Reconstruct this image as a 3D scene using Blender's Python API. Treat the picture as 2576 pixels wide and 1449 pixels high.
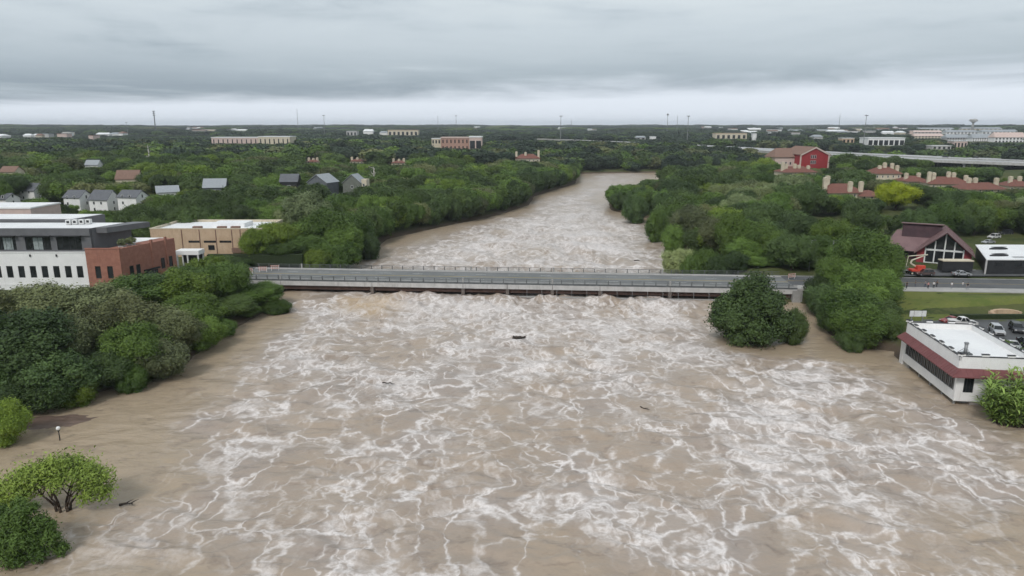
import bpy, bmesh, math, random
import numpy as np
from mathutils import Vector, Matrix

for _o in list(bpy.data.objects):
    bpy.data.objects.remove(_o)
SC = bpy.context.scene
COL = SC.collection
R = math.radians
random.seed(7)

# ------------------------------------------------------------------ camera
CAM_Z, FPX, PITCH = 45.0, 1761.0, math.atan(409.5 / 1761.0)
cam = bpy.data.cameras.new("camera")
cam.sensor_width = 36.0
cam.lens = 36.0 * FPX / 2576.0
cam.clip_start, cam.clip_end = 0.5, 40000.0
camo = bpy.data.objects.new("camera", cam)
COL.objects.link(camo)
camo.location = (0, 0, CAM_Z)
camo.rotation_euler = (math.pi / 2 - PITCH, 0, 0)
SC.camera = camo

# ------------------------------------------------------------------ colour management / render
SC.view_settings.view_transform = 'Standard'
SC.view_settings.look = 'None'
SC.view_settings.exposure = 0.38
SC.view_settings.gamma = 1.0
SC.view_settings.use_curve_mapping = False
SC.render.engine = 'CYCLES'
SC.cycles.use_denoising = True
SC.cycles.use_adaptive_sampling = True
SC.cycles.adaptive_threshold = 0.03
SC.cycles.max_bounces = 5
SC.cycles.diffuse_bounces = 3
SC.cycles.glossy_bounces = 2
SC.cycles.transmission_bounces = 2
SC.cycles.transparent_max_bounces = 4
SC.cycles.volume_bounces = 0


# ------------------------------------------------------------------ node helper
class NT:
    def __init__(s, tree):
        s.t = tree
        s.nodes = tree.nodes
        s.l = tree.links

    def n(s, typ, **kw):
        nd = s.nodes.new(typ)
        for k, v in kw.items():
            setattr(nd, k, v)
        return nd

    def put(s, sock, v):
        if v is None:
            return
        if isinstance(v, bpy.types.NodeSocket):
            s.l.new(v, sock)
        else:
            sock.default_value = v

    def m(s, op, a, b=None, c=None, clamp=False):
        nd = s.n('ShaderNodeMath', operation=op, use_clamp=clamp)
        for i, v in enumerate((a, b, c)):
            s.put(nd.inputs[i], v)
        return nd.outputs[0]

    def vm(s, op, a, b=None, scale=None):
        nd = s.n('ShaderNodeVectorMath', operation=op)
        s.put(nd.inputs[0], a)
        s.put(nd.inputs[1], b)
        if scale is not None:
            s.put(nd.inputs['Scale'], scale)
        return nd.outputs[0] if op not in ('LENGTH', 'DOT_PRODUCT') else nd.outputs['Value']

    def noise(s, vec, scale, detail=2.0, rough=0.5, dist=0.0, color=False):
        nd = s.n('ShaderNodeTexNoise')
        s.put(nd.inputs['Vector'], vec)
        nd.inputs['Scale'].default_value = scale
        nd.inputs['Detail'].default_value = detail
        nd.inputs['Roughness'].default_value = rough
        nd.inputs['Distortion'].default_value = dist
        return nd.outputs['Color'] if color else nd.outputs[0]

    def vor(s, vec, scale, feature='DISTANCE_TO_EDGE'):
        nd = s.n('ShaderNodeTexVoronoi', feature=feature)
        s.put(nd.inputs['Vector'], vec)
        nd.inputs['Scale'].default_value = scale
        return nd.outputs['Distance']

    def ss(s, v, a, b, lo=0.0, hi=1.0):
        nd = s.n('ShaderNodeMapRange', interpolation_type='SMOOTHSTEP')
        s.put(nd.inputs['Value'], v)
        for k, x in (('From Min', a), ('From Max', b), ('To Min', lo), ('To Max', hi)):
            s.put(nd.inputs[k], x)
        return nd.outputs[0]

    def mix(s, f, a, b, blend='MIX'):
        nd = s.n('ShaderNodeMix', data_type='RGBA', blend_type=blend)
        s.put(nd.inputs[0], f)
        for i, v in ((6, a), (7, b)):
            if isinstance(v, (tuple, list)):
                v = tuple(v) + (1.0,) if len(v) == 3 else tuple(v)
            s.put(nd.inputs[i], v)
        return nd.outputs[2]

    def ramp(s, f, stops):
        nd = s.n('ShaderNodeValToRGB')
        el = nd.color_ramp.elements
        while len(el) < len(stops):
            el.new(0.5)
        for e, (p, c) in zip(el, stops):
            e.position = p
            e.color = tuple(c) + (1.0,)
        s.put(nd.inputs[0], f)
        return nd.outputs[0]


# ------------------------------------------------------------------ world: overcast deck over a Nishita sky
SUN_EL, SUN_AZ = 46.0, 205.0      # azimuth measured from +Y towards +X
w = bpy.data.worlds.new("World")
SC.world = w
w.use_nodes = True
nt = NT(w.node_tree)
nt.nodes.clear()
sky = nt.n('ShaderNodeTexSky', sky_type='NISHITA', sun_disc=False)
sky.sun_elevation = R(SUN_EL)
sky.sun_rotation = R(SUN_AZ)
tc = nt.n('ShaderNodeTexCoord').outputs['Generated']
sep = nt.n('ShaderNodeSeparateXYZ')
nt.l.new(tc, sep.inputs[0])
zc = nt.m('MAXIMUM', sep.outputs[2], 0.012)
px = nt.m('DIVIDE', sep.outputs[0], zc)
py = nt.m('DIVIDE', sep.outputs[1], zc)
comb = nt.n('ShaderNodeCombineXYZ')
nt.l.new(px, comb.inputs[0]); nt.l.new(py, comb.inputs[1])
P = comb.outputs[0]
wp = nt.vm('ADD', P, nt.vm('SCALE', nt.noise(P, 0.22, 3, color=True), scale=2.6))
n1 = nt.noise(wp, 0.10, 4, 0.55)
n2 = nt.noise(wp, 0.42, 5, 0.6)
dmap = nt.n('ShaderNodeMapping')
dmap.inputs['Scale'].default_value = (2.4, 2.4, 15.0)
dmap.inputs['Rotation'].default_value = (0, R(-9), 0)
nt.l.new(tc, dmap.inputs[0])
n3 = nt.noise(dmap.outputs[0], 1.5, 6, 0.6, 0.5)
nn = nt.m('ADD', nt.m('ADD', nt.m('MULTIPLY', n1, 0.30), nt.m('MULTIPLY', n2, 0.25)), nt.m('MULTIPLY', n3, 0.45))
nn = nt.m('ADD', nt.m('MULTIPLY', nt.m('SUBTRACT', nn, 0.5), 2.7), 0.5)
r = nt.vm('LENGTH', P)
# deck gets darker towards its far underside; beyond its edge the bright gap at the horizon
rr = nt.m('ADD', r, nt.m('MULTIPLY', nt.m('SUBTRACT', nn, 0.5), 22.0))
dark = nt.ss(rr, 3.0, 22.0)
tone = nt.m('SUBTRACT', nt.m('ADD', nn, 0.17), nt.m('MULTIPLY', dark, 0.50))
deck = nt.ramp(tone, [(0.12, (2.45, 2.95, 3.42)), (0.38, (3.4, 3.95, 4.40)), (0.60, (4.65, 5.2, 5.6)), (0.80, (6.0, 6.5, 6.7))])
re = nt.m('ADD', nt.m('MULTIPLY', r, nt.m('ADD', 1.0, nt.m('MULTIPLY', sep.outputs[0], 0.62))),
          nt.m('MULTIPLY', nt.m('SUBTRACT', n3, 0.5), 26.0))
gap = nt.ss(re, 16.0, 33.0)
clouds = nt.mix(gap, deck, (6.3, 6.8, 7.5))
final = nt.mix(0.97, sky.outputs[0], clouds)
bg = nt.n('ShaderNodeBackground')
nt.l.new(final, bg.inputs[0])
bg.inputs[1].default_value = 0.1
wo = nt.n('ShaderNodeOutputWorld')
nt.l.new(bg.outputs[0], wo.inputs[0])

sl = bpy.data.lights.new("sun", 'SUN')
sl.energy = 1.5
sl.angle = R(14)
sl.color = (1.0, 0.97, 0.93)
so = bpy.data.objects.new("sun", sl)
COL.objects.link(so)
_az, _el = R(SUN_AZ), R(SUN_EL)
_sd = Vector((math.sin(_az) * math.cos(_el), math.cos(_az) * math.cos(_el), math.sin(_el)))
so.rotation_euler = (-_sd).to_track_quat('-Z', 'Y').to_euler()
so.location = _sd * 300

# ------------------------------------------------------------------ survey: pixels of the 2576-wide view to points
CP, SP = math.cos(PITCH), math.sin(PITCH)


def ray(u, v):
    a, b = (u - 1288.0) / FPX, (724.5 - v) / FPX
    return a, CP + b * SP, -SP + b * CP


def G(u, v, z=0.0):                      # where the line of sight meets height z
    dx, dy, dz = ray(u, v)
    t = (z - CAM_Z) / dz
    return (dx * t, dy * t)


def PY(u, v, Y):                         # point on the line of sight at distance Y
    dx, dy, dz = ray(u, v)
    t = Y / dy
    return Vector((dx * t, Y, CAM_Z + dz * t))


def proj(x, y, z):
    f = y * CP - (z - CAM_Z) * SP
    up = y * SP + (z - CAM_Z) * CP
    return 1288.0 + FPX * x / f, 724.5 - FPX * up / f


# ------------------------------------------------------------------ numpy noise
def _hash(i, j, seed):
    h = (i.astype(np.int64) * 374761393 + j.astype(np.int64) * 668265263 + seed * 982451653) & 0x7fffffff
    h = ((h ^ (h >> 13)) * 1274126177) & 0x7fffffff
    return ((h ^ (h >> 16)) & 0xffff) / 65535.0


def vnoise(x, y, seed=0):
    x0, y0 = np.floor(x), np.floor(y)
    fx, fy = x - x0, y - y0
    i, j = x0.astype(np.int64), y0.astype(np.int64)

    def g(ii, jj, dx, dy):
        a = _hash(ii, jj, seed) * 2 * np.pi
        return np.cos(a) * dx + np.sin(a) * dy
    sx = fx * fx * fx * (fx * (fx * 6 - 15) + 10)
    sy = fy * fy * fy * (fy * (fy * 6 - 15) + 10)
    a = g(i, j, fx, fy) * (1 - sx) + g(i + 1, j, fx - 1, fy) * sx
    b = g(i, j + 1, fx, fy - 1) * (1 - sx) + g(i + 1, j + 1, fx - 1, fy - 1) * sx
    return (a * (1 - sy) + b * sy) * 1.5


def fbm(x, y, seed=0, oct=3, gain=0.5):
    s, a = 0, 1.0
    for k in range(oct):
        s = s + a * vnoise(x * 2 ** k, y * 2 ** k, seed + k * 17)
        a *= gain
    return s


# ------------------------------------------------------------------ river outline and ground heights
_L = [(-40, 1030), (100, 1032), (240, 992), (440, 942), (545, 852), (640, 803), (725, 757), (905, 652), (975, 602),
      (1100, 574), (1250, 543), (1335, 515), (1345, 494), (1448, 463), (1456, 437)]
_LW = [(-100, -300), (-100, 20), (-97, 70), (-90, 95)] + [G(*p) for p in _L]
_RW = [(150, -300), (115, 20), (100, 70), (88, 95), (79, 104), (79, 125), (75, 131), G(2245, 885), G(2110, 872), G(2062, 822), G(2030, 765),
       (72, 176), (66, 200), G(1720, 640), G(1690, 604), G(1640, 552), G(1536, 530), (56, 410), (75, 450), (110, 530), (150, 590), (240, 640), (420, 660)]
_FB = [(420, 740), (240, 712), (140, 690)]
RIV = np.array(_LW + _FB[::-1] + _RW[::-1])


def rsd(x, y):                           # signed distance to the water's edge, positive on land
    x, y = np.asarray(x, float), np.asarray(y, float)
    best = np.full(x.shape, 1e12)
    ins = np.zeros(x.shape, bool)
    n = len(RIV)
    for k in range(n):
        ax, ay = RIV[k]
        bx, by = RIV[(k + 1) % n]
        ex, ey = bx - ax, by - ay
        t = np.clip(((x - ax) * ex + (y - ay) * ey) / (ex * ex + ey * ey + 1e-9), 0, 1)
        best = np.minimum(best, (x - ax - t * ex) ** 2 + (y - ay - t * ey) ** 2)
        c = ((ay > y) != (by > y)) & (x < ex * (y - ay) / (ey if abs(ey) > 1e-9 else 1e-9) + ax)
        ins ^= c
    d = np.sqrt(best)
    return np.where(ins, -d, d)


def near_edge(x):                        # near kerb line of the bridge and its road
    return 179.4 - 0.078 * x


ROADZ = 4.4
# flat pads: cx, cy, half x, half y, z, blend
PADS = [(-128, 182, 34, 18, 5.0, 14), (-92, 218, 22, 24, 6.0, 10), (112, 141, 26, 13, 2.9, 5), (118, 205, 46, 24, 4.9, 14), (150, 230, 50, 30, 5.2, 20)]


def Ht(x, y):
    x, y = np.asarray(x, float), np.asarray(y, float)
    sd = rsd(x, y)
    h = np.interp(sd, [-40, -6, -2, 0, 4, 12, 30, 60, 120, 300], [-4, -2.2, -1.0, -0.05, 1.1, 2.8, 4.8, 7.0, 8.6, 9.6])
    d = np.hypot(x, y)
    lw = np.clip((sd - 20) / 60, 0, 1)
    h = h + lw * fbm(x / 90, y / 90, 3, 2) * 1.6
    far = np.interp(d, [0, 450, 900, 1500, 2300, 3600, 6000, 12000], [0, 0.5, 3, 6, 11, 18, 20, 18])
    h = h + lw * (far + np.clip((d - 700) / 2500, 0, 1) * fbm(x / 900 + 3.3, y / 900, 11, 2) * 9)
    for cx, cy, hx, hy, z, bl in PADS:
        m = np.clip(1 - np.maximum(np.abs(x - cx) - hx, np.abs(y - cy) - hy) / bl, 0, 1)
        m = m * m * (3 - 2 * m)
        h = h * (1 - m) + z * m
    # road embankment on both sides of the bridge
    off = y - (near_edge(x) + 8)
    h = np.where((np.abs(x) < 78.5) & (np.abs(off) < 13), np.minimum(h, 1.6), h)
    m = np.clip(1 - (np.abs(off) - 10.5) / 9.0, 0, 1) * np.clip((np.abs(x) - 75.5) / 2, 0, 1) * np.clip((420 - np.abs(x)) / 60, 0, 1)
    m = np.where(sd > -2, m * m * (3 - 2 * m), 0)
    return h * (1 - m) + (ROADZ - 0.06) * m


def hz(x, y):
    return float(Ht(np.array([x]), np.array([y]))[0])


# ------------------------------------------------------------------ materials
def mat(name, c1, c2=None, scale=0.6, rough=0.8, spec=0.3, bump=0.0, bscale=8.0, metal=0.0, detail=4, stain=None):
    m = bpy.data.materials.new(name)
    m.use_nodes = True
    t = NT(m.node_tree)
    b = t.nodes['Principled BSDF']
    b.inputs['Roughness'].default_value = rough
    b.inputs['Specular IOR Level'].default_value = spec
    b.inputs['Metallic'].default_value = metal
    o = t.n('ShaderNodeTexCoord').outputs['Object']
    if c2 is None:
        c2 = tuple(x * 0.82 for x in c1)
    f = t.ss(t.noise(o, scale, detail, 0.6), 0.3, 0.7)
    c = t.mix(f, c1, c2)
    if stain:                                       # rain streaks: stretched noise
        mp = t.n('ShaderNodeMapping')
        mp.inputs['Scale'].default_value = (1.3, 1.3, 0.12)
        t.l.new(o, mp.inputs[0])
        c = t.mix(t.ss(t.noise(mp.outputs[0], 1.4, 5, 0.65), 0.52, 0.75, 0, stain[1]), c, stain[0])
    t.l.new(c, b.inputs['Base Color'])
    if bump:
        bp = t.n('ShaderNodeBump')
        bp.inputs['Strength'].default_value = bump
        bp.inputs['Distance'].default_value = 0.05
        t.l.new(t.noise(o, bscale, 3), bp.inputs['Height'])
        t.l.new(bp.outputs[0], b.inputs['Normal'])
    return m


DIRT = (0.22, 0.2, 0.17)
M = {
    'white': mat('white_stucco', (0.80, 0.79, 0.78), (0.74, 0.73, 0.72), 0.3, stain=((0.55, 0.53, 0.5), 0.35)),
    'white_roof': mat('white_membrane', (0.80, 0.80, 0.80), (0.72, 0.72, 0.73), 0.18, 0.6, stain=((0.5, 0.5, 0.49), 0.3)),
    'grey_panel': mat('grey_panel', (0.150, 0.150, 0.158), (0.125, 0.126, 0.133), 0.5, 0.55),
    'charcoal': mat('charcoal', (0.03, 0.031, 0.034), (0.022, 0.022, 0.024), 1.0, 0.5),
    'brick': mat('red_brick', (0.35, 0.160, 0.115), (0.28, 0.125, 0.09), 1.2, 0.85, bump=0.4, bscale=14, stain=((0.2, 0.1, 0.08), 0.4)),
    'brick_pale': mat('pale_brick', (0.43, 0.265, 0.21), (0.36, 0.215, 0.17), 0.8, 0.9),
    'tan': mat('tan_stucco', (0.54, 0.40, 0.28), (0.47, 0.335, 0.225), 0.5, 0.85, stain=((0.3, 0.22, 0.16), 0.5)),
    'cream': mat('cream_stucco', (0.62, 0.55, 0.43), (0.54, 0.47, 0.36), 0.6, 0.85, stain=((0.4, 0.34, 0.27), 0.4)),
    'pink': mat('pale_pink_stucco', (0.60, 0.47, 0.42), (0.52, 0.40, 0.36), 0.5, 0.85),
    'tile': mat('red_tile', (0.205, 0.088, 0.066), (0.145, 0.062, 0.048), 1.6, 0.8, bump=0.6, bscale=4),
    'barn': mat('barn_red', (0.33, 0.03, 0.035), (0.26, 0.026, 0.03), 0.7, 0.7),
    'maroon_roof': mat('maroon_metal', (0.20, 0.125, 0.125), (0.165, 0.10, 0.102), 0.5, 0.5),
    'maroon': mat('maroon_awning', (0.185, 0.068, 0.068), (0.155, 0.055, 0.056), 0.8, 0.6),
    'dark_timber': mat('dark_timber', (0.065, 0.035, 0.04), (0.045, 0.025, 0.03), 0.8, 0.8),
    'deepred': mat('deep_red_boards', (0.30, 0.04, 0.05), (0.22, 0.035, 0.04), 0.8, 0.7),
    'shingle': mat('grey_shingle', (0.15, 0.155, 0.17), (0.105, 0.11, 0.12), 1.8, 0.9, bump=0.4),
    'shingle_l': mat('light_shingle', (0.34, 0.36, 0.38), (0.27, 0.29, 0.31), 1.8, 0.8),
    'shingle_b': mat('brown_shingle', (0.24, 0.155, 0.12), (0.18, 0.11, 0.085), 1.8, 0.9),
    'slate_w': mat('slate_siding', (0.14, 0.15, 0.165), (0.11, 0.12, 0.13), 1.0, 0.8),
    'olive_s': mat('olive_siding', (0.17, 0.18, 0.155), (0.13, 0.14, 0.12), 1.0, 0.8),
    'glass': mat('window_glass', (0.012, 0.014, 0.016), (0.03, 0.033, 0.036), 0.4, 0.12, 0.5),
    'curtain': mat('pale_curtain', (0.34, 0.38, 0.38), (0.2, 0.23, 0.23), 1.5, 0.7),
    'frame_w': mat('white_frame', (0.72, 0.72, 0.71), None, 1.0, 0.5),
    'frame_d': mat('dark_frame', (0.03, 0.03, 0.032), None, 1.0, 0.5),
    'concrete': mat('concrete', (0.36, 0.355, 0.345), (0.27, 0.265, 0.255), 0.4, 0.9, stain=((0.14, 0.13, 0.12), 0.6)),
    'concrete_l': mat('pale_concrete', (0.50, 0.485, 0.475), (0.40, 0.39, 0.38), 0.5, 0.9, stain=((0.2, 0.18, 0.165), 0.55)),
    'concrete_m': mat('stained_concrete', (0.15, 0.125, 0.112), (0.10, 0.082, 0.072), 0.7, 0.9),
    'underdeck_shade': mat('underdeck_shade', (0.085, 0.05, 0.04), (0.055, 0.034, 0.028), 0.6, 0.95),  # concrete below the deck, its shade put into the dark brown colour
    'asphalt': mat('asphalt', (0.115, 0.118, 0.122), (0.085, 0.088, 0.092), 0.15, 0.85, bump=0.2),
    'deck_asphalt': mat('deck_asphalt', (0.185, 0.19, 0.19), (0.145, 0.15, 0.15), 0.15, 0.85),
    'asphalt_d': mat('wet_asphalt', (0.10, 0.10, 0.103), (0.07, 0.071, 0.073), 0.15, 0.6),
    'walk': mat('pavement', (0.40, 0.385, 0.37), (0.32, 0.31, 0.295), 0.35, 0.9),
    'hwy': mat('highway_concrete', (0.42, 0.42, 0.42), (0.35, 0.35, 0.35), 0.05, 0.9),
    'paint_y': mat('yellow_paint', (0.45, 0.32, 0.05), None, 1.0, 0.7),
    'paint_w': mat('white_paint', (0.62, 0.62, 0.6), None, 1.0, 0.7),
    'steel': mat('galvanised_steel', (0.28, 0.285, 0.29), (0.22, 0.225, 0.23), 1.0, 0.5, metal=0.3),
    'steel_d': mat('dark_rail_steel', (0.13, 0.137, 0.138), (0.095, 0.1, 0.102), 1.0, 0.55, metal=0.2),
    'coping': mat('dark_coping', (0.055, 0.055, 0.06), None, 1.0, 0.6),
    'black': mat('black_metal', (0.014, 0.014, 0.015), None, 1.0, 0.5),
    'rubber': mat('rubber', (0.015, 0.015, 0.015), None, 1.0, 0.9),
    'bark': mat('bark', (0.075, 0.055, 0.04), (0.045, 0.033, 0.025), 3.0, 0.95, bump=0.6),
    'bark_pale': mat('bleached_wood', (0.55, 0.52, 0.48), (0.42, 0.39, 0.36), 2.0, 0.9),
    'drift': mat('wet_driftwood', (0.05, 0.038, 0.03), (0.03, 0.023, 0.018), 2.0, 0.7),
    'stone': mat('rubble_stone', (0.40, 0.36, 0.33), (0.28, 0.25, 0.23), 1.3, 0.95, bump=0.7, bscale=2.5),
    'orange': mat('lift_orange', (0.60, 0.075, 0.045), (0.5, 0.06, 0.04), 1.0, 0.45),
    'cream_paint': mat('cream_paint', (0.62, 0.58, 0.46), None, 1.0, 0.5),
    'barric': mat('barricade_orange', (0.55, 0.2, 0.14), (0.45, 0.16, 0.11), 1.0, 0.6),
    'lamp_glass': mat('white_globe', (0.78, 0.78, 0.76), (0.7, 0.7, 0.68), 1.0, 0.3),
    'hedge': mat('clipped_hedge', (0.030, 0.045, 0.015), (0.016, 0.026, 0.010), 2.5, 0.9, bump=1.0, bscale=5),
    'car_silver': mat('silver_paint', (0.52, 0.53, 0.55), (0.46, 0.47, 0.49), 0.7, 0.3, 0.5, metal=0.3),
    'car_white': mat('white_car_paint', (0.72, 0.71, 0.70), None, 0.7, 0.3, 0.5),
    'car_dark': mat('dark_car_paint', (0.035, 0.038, 0.045), None, 0.7, 0.3, 0.5),
    'car_brown': mat('brown_car_paint', (0.11, 0.075, 0.07), None, 0.7, 0.3, 0.5),
    'car_red': mat('red_car_paint', (0.25, 0.03, 0.03), None, 0.7, 0.3, 0.5),
    'lens': mat('lamp_lens', (0.7, 0.7, 0.7), None, 1.0, 0.2),
    'lens_r': mat('tail_lens', (0.35, 0.02, 0.02), None, 1.0, 0.3),
    'skin': mat('skin', (0.42, 0.26, 0.19), None, 2.0, 0.6),
    'hair': mat('hair', (0.03, 0.02, 0.015), None, 2.0, 0.7),
    'cl_black': mat('black_cloth', (0.02, 0.02, 0.024), None, 2.0, 0.9),
    'cl_white': mat('white_cloth', (0.72, 0.72, 0.72), None, 2.0, 0.9),
    'cl_grey': mat('grey_cloth', (0.22, 0.22, 0.24), None, 2.0, 0.9),
    'cl_pink': mat('pink_cloth', (0.55, 0.27, 0.27), None, 2.0, 0.9),
    'cl_blue': mat('denim_cloth', (0.06, 0.08, 0.13), None, 2.0, 0.9),
}


# ------------------------------------------------------------------ mesh builder
class MB:
    def __init__(s):
        s.v, s.f = [], []

    def add(s, vs, fs):
        k = len(s.v)
        s.v += [tuple(p) for p in vs]
        s.f += [tuple(k + i for i in f) for f in fs]
        return s

    def box(s, x0, x1, y0, y1, z0, z1):
        return s.add([(x0, y0, z0), (x1, y0, z0), (x1, y1, z0), (x0, y1, z0), (x0, y0, z1), (x1, y0, z1), (x1, y1, z1), (x0, y1, z1)],
                     [(3, 2, 1, 0), (4, 5, 6, 7), (0, 1, 5, 4), (1, 2, 6, 5), (2, 3, 7, 6), (3, 0, 4, 7)])

    def prism(s, poly, z0, z1):
        n = len(poly)
        vs = [(p[0], p[1], z0) for p in poly] + [(p[0], p[1], z1) for p in poly]
        fs = [tuple(range(n - 1, -1, -1)), tuple(range(n, 2 * n))] + [(i, (i + 1) % n, n + (i + 1) % n, n + i) for i in range(n)]
        return s.add(vs, fs)

    def extr(s, prof, y0, y1):            # profile in xz, extruded along y
        n = len(prof)
        vs = [(p[0], y0, p[1]) for p in prof] + [(p[0], y1, p[1]) for p in prof]
        fs = [tuple(range(n)), tuple(range(2 * n - 1, n - 1, -1))] + [(n + i, n + (i + 1) % n, (i + 1) % n, i) for i in range(n)]
        return s.add(vs, fs)

    def cyl(s, p0, p1, r0, r1=None, n=10, cap=True):
        r1 = r0 if r1 is None else r1
        p0, p1 = Vector(p0), Vector(p1)
        d = (p1 - p0).normalized()
        a = d.orthogonal().normalized()
        b = d.cross(a)
        vs = []
        for p, rr_ in ((p0, r0), (p1, r1)):
            for i in range(n):
                t = 2 * math.pi * i / n
                vs.append(p + (a * math.cos(t) + b * math.sin(t)) * rr_)
        fs = [(i, (i + 1) % n, n + (i + 1) % n, n + i) for i in range(n)]
        if cap:
            fs += [tuple(range(n - 1, -1, -1)), tuple(range(n, 2 * n))]
        return s.add(vs, fs)

    def tube(s, pts, radii, n=8):
        for k in range(len(pts) - 1):
            s.cyl(pts[k], pts[k + 1], radii[k], radii[k + 1], n)
        return s

    def sph(s, c, r_, n=10, m_=6, sz=1.0):
        vs, fs = [], []
        for j in range(m_ + 1):
            ph = math.pi * j / m_
            for i in range(n):
                t = 2 * math.pi * i / n
                vs.append((c[0] + r_ * math.sin(ph) * math.cos(t), c[1] + r_ * math.sin(ph) * math.sin(t), c[2] + r_ * sz * math.cos(ph)))
        for j in range(m_):
            for i in range(n):
                fs.append((j * n + i, (j + 1) * n + i, (j + 1) * n + (i + 1) % n, j * n + (i + 1) % n))
        return s.add(vs, fs)

    def obox(s, c, d, w_, l_, z0, z1):    # box centred on c with long axis d
        d = Vector((d[0], d[1], 0)).normalized()
        q = Vector((-d.y, d.x, 0))
        c = Vector((c[0], c[1], 0))
        return s.prism([c - d * l_ / 2 - q * w_ / 2, c + d * l_ / 2 - q * w_ / 2, c + d * l_ / 2 + q * w_ / 2, c - d * l_ / 2 + q * w_ / 2], z0, z1)

    def mesh(s, name, material=None, smooth=False):
        me = bpy.data.meshes.new(name)
        me.from_pydata(s.v, [], s.f)
        if material is not None:
            me.materials.append(M[material] if isinstance(material, str) else material)
        if smooth:
            for p in me.polygons:
                p.use_smooth = True
        me.update()
        return me

    def build(s, name, material, parent=None, smooth=False):
        return put(name, s.mesh(name, material, smooth), parent)


def put(name, me, parent=None, loc=None):
    o = bpy.data.objects.new(name, me)
    COL.objects.link(o)
    if parent is not None:
        o.parent = parent
    if loc is not None:
        o.location = loc
    return o


def tag(o, label=None, cat=None, group=None, kind=None):
    if label: o['label'] = label
    if cat: o['category'] = cat
    if group: o['group'] = group
    if kind: o['kind'] = kind
    return o


def thing(name, label, cat, loc=(0, 0, 0), rz=0.0, group=None):
    o = bpy.data.objects.new(name, None)
    COL.objects.link(o)
    o.empty_display_size = 0.3
    o.location = loc
    o.rotation_euler = (0, 0, rz)
    return tag(o, label, cat, group)


def copy_tree(o, parent=None):
    kids = [c for c in o.children]
    c = o.copy()
    COL.objects.link(c)
    c.parent = parent
    for ch in kids:
        copy_tree(ch, c)
    return c


def B(x0, x1, y0, y1, z0, z1):
    return MB().box(x0, x1, y0, y1, z0, z1)


# ------------------------------------------------------------------ ground sheet
def axis(dense0, dense1, step, lo, hi, growth):
    a = list(np.arange(dense0, dense1 + 0.01, step))
    st = step
    while a[-1] < hi:
        st *= growth
        a.append(a[-1] + st)
    st = step
    while a[0] > lo:
        st *= growth
        a.insert(0, a[0] - st)
    return np.array(a)


def grid_mesh(name, X, Y, Z, material, smooth=True):
    ny, nx = X.shape
    V = np.stack([X, Y, Z], -1).reshape(-1, 3)
    idx = np.arange(ny * nx).reshape(ny, nx)
    F = np.stack([idx[:-1, :-1], idx[:-1, 1:], idx[1:, 1:], idx[1:, :-1]], -1).reshape(-1, 4)
    return np_mesh(name, V, F, material, smooth)


def np_mesh(name, V, F, material, smooth=False):
    me = bpy.data.meshes.new(name)
    me.vertices.add(len(V))
    me.vertices.foreach_set('co', np.ascontiguousarray(V, np.float32).ravel())
    me.loops.add(F.size)
    me.loops.foreach_set('vertex_index', np.ascontiguousarray(F, np.int32).ravel())
    me.polygons.add(len(F))
    k = F.shape[1]
    me.polygons.foreach_set('loop_start', np.arange(0, F.size, k, dtype=np.int32))
    me.polygons.foreach_set('loop_total', np.full(len(F), k, np.int32))
    if smooth:
        me.polygons.foreach_set('use_smooth', np.ones(len(F), bool))
    if material is not None:
        me.materials.append(material)
    me.update(calc_edges=True)
    return me


def ground_material():
    m = bpy.data.materials.new('ground_cover')
    m.use_nodes = True
    t = NT(m.node_tree)
    b = t.nodes['Principled BSDF']
    b.inputs['Roughness'].default_value = 0.95
    b.inputs['Specular IOR Level'].default_value = 0.1
    p = t.n('ShaderNodeNewGeometry').outputs['Position']
    sp = t.n('ShaderNodeSeparateXYZ')
    t.l.new(p, sp.inputs[0])
    n_a = t.noise(p, 0.035, 4, 0.6)
    n_b = t.noise(p, 0.5, 4, 0.65)
    grass = t.mix(t.ss(n_a, 0.35, 0.65), (0.040, 0.058, 0.020), (0.085, 0.095, 0.035))
    grass = t.mix(t.ss(n_b, 0.4, 0.75), grass, (0.10, 0.105, 0.045))
    scrub = t.mix(t.ss(t.noise(p, 0.012, 5, 0.7), 0.42, 0.62), (0.030, 0.042, 0.022), (0.11, 0.105, 0.065))
    c = t.mix(t.ss(sp.outputs[1], 700, 1400), grass, scrub)
    mud = t.mix(n_b, (0.13, 0.10, 0.072), (0.085, 0.063, 0.045))
    hgt = t.m('ADD', sp.outputs[2], t.m('MULTIPLY', t.m('SUBTRACT', n_b, 0.5), 1.6))
    c = t.mix(t.ss(hgt, 0.5, 1.6), mud, c)
    t.l.new(c, b.inputs['Base Color'])
    bp = t.n('ShaderNodeBump')
    bp.inputs['Strength'].default_value = 0.6
    bp.inputs['Distance'].default_value = 0.3
    t.l.new(t.noise(p, 1.2, 4), bp.inputs['Height'])
    t.l.new(bp.outputs[0], b.inputs['Normal'])
    return m


M['ground'] = ground_material()
xs = axis(-240, 240, 3.0, -11000, 11000, 1.07)
ys = axis(40, 760, 3.0, -400, 12000, 1.06)
X, Y = np.meshgrid(xs, ys)
tag(put('ground', grid_mesh('ground', X, Y, Ht(X, Y), M['ground'])), kind='structure')

# ------------------------------------------------------------------ flood water
FL = sorted([G(770, 757), G(640, 880), G(500, 1000), G(420, 1120), G(300, 1260), G(150, 1420), (-30, 40)] + [G(940, 655), G(1080, 598), G(1200, 570), G(1320, 535), G(1370, 498), G(1455, 470), G(1470, 440)], key=lambda p: p[1])
FR = sorted([G(1800, 757), G(1830, 880), G(2190, 918), G(2430, 1035), G(2650, 1120), G(2760, 1400), (60, 40)] + [G(1690, 655), G(1670, 600), G(1610, 560), G(1530, 530), G(1525, 500), G(1560, 470), G(1640, 443)], key=lambda p: p[1])


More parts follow.
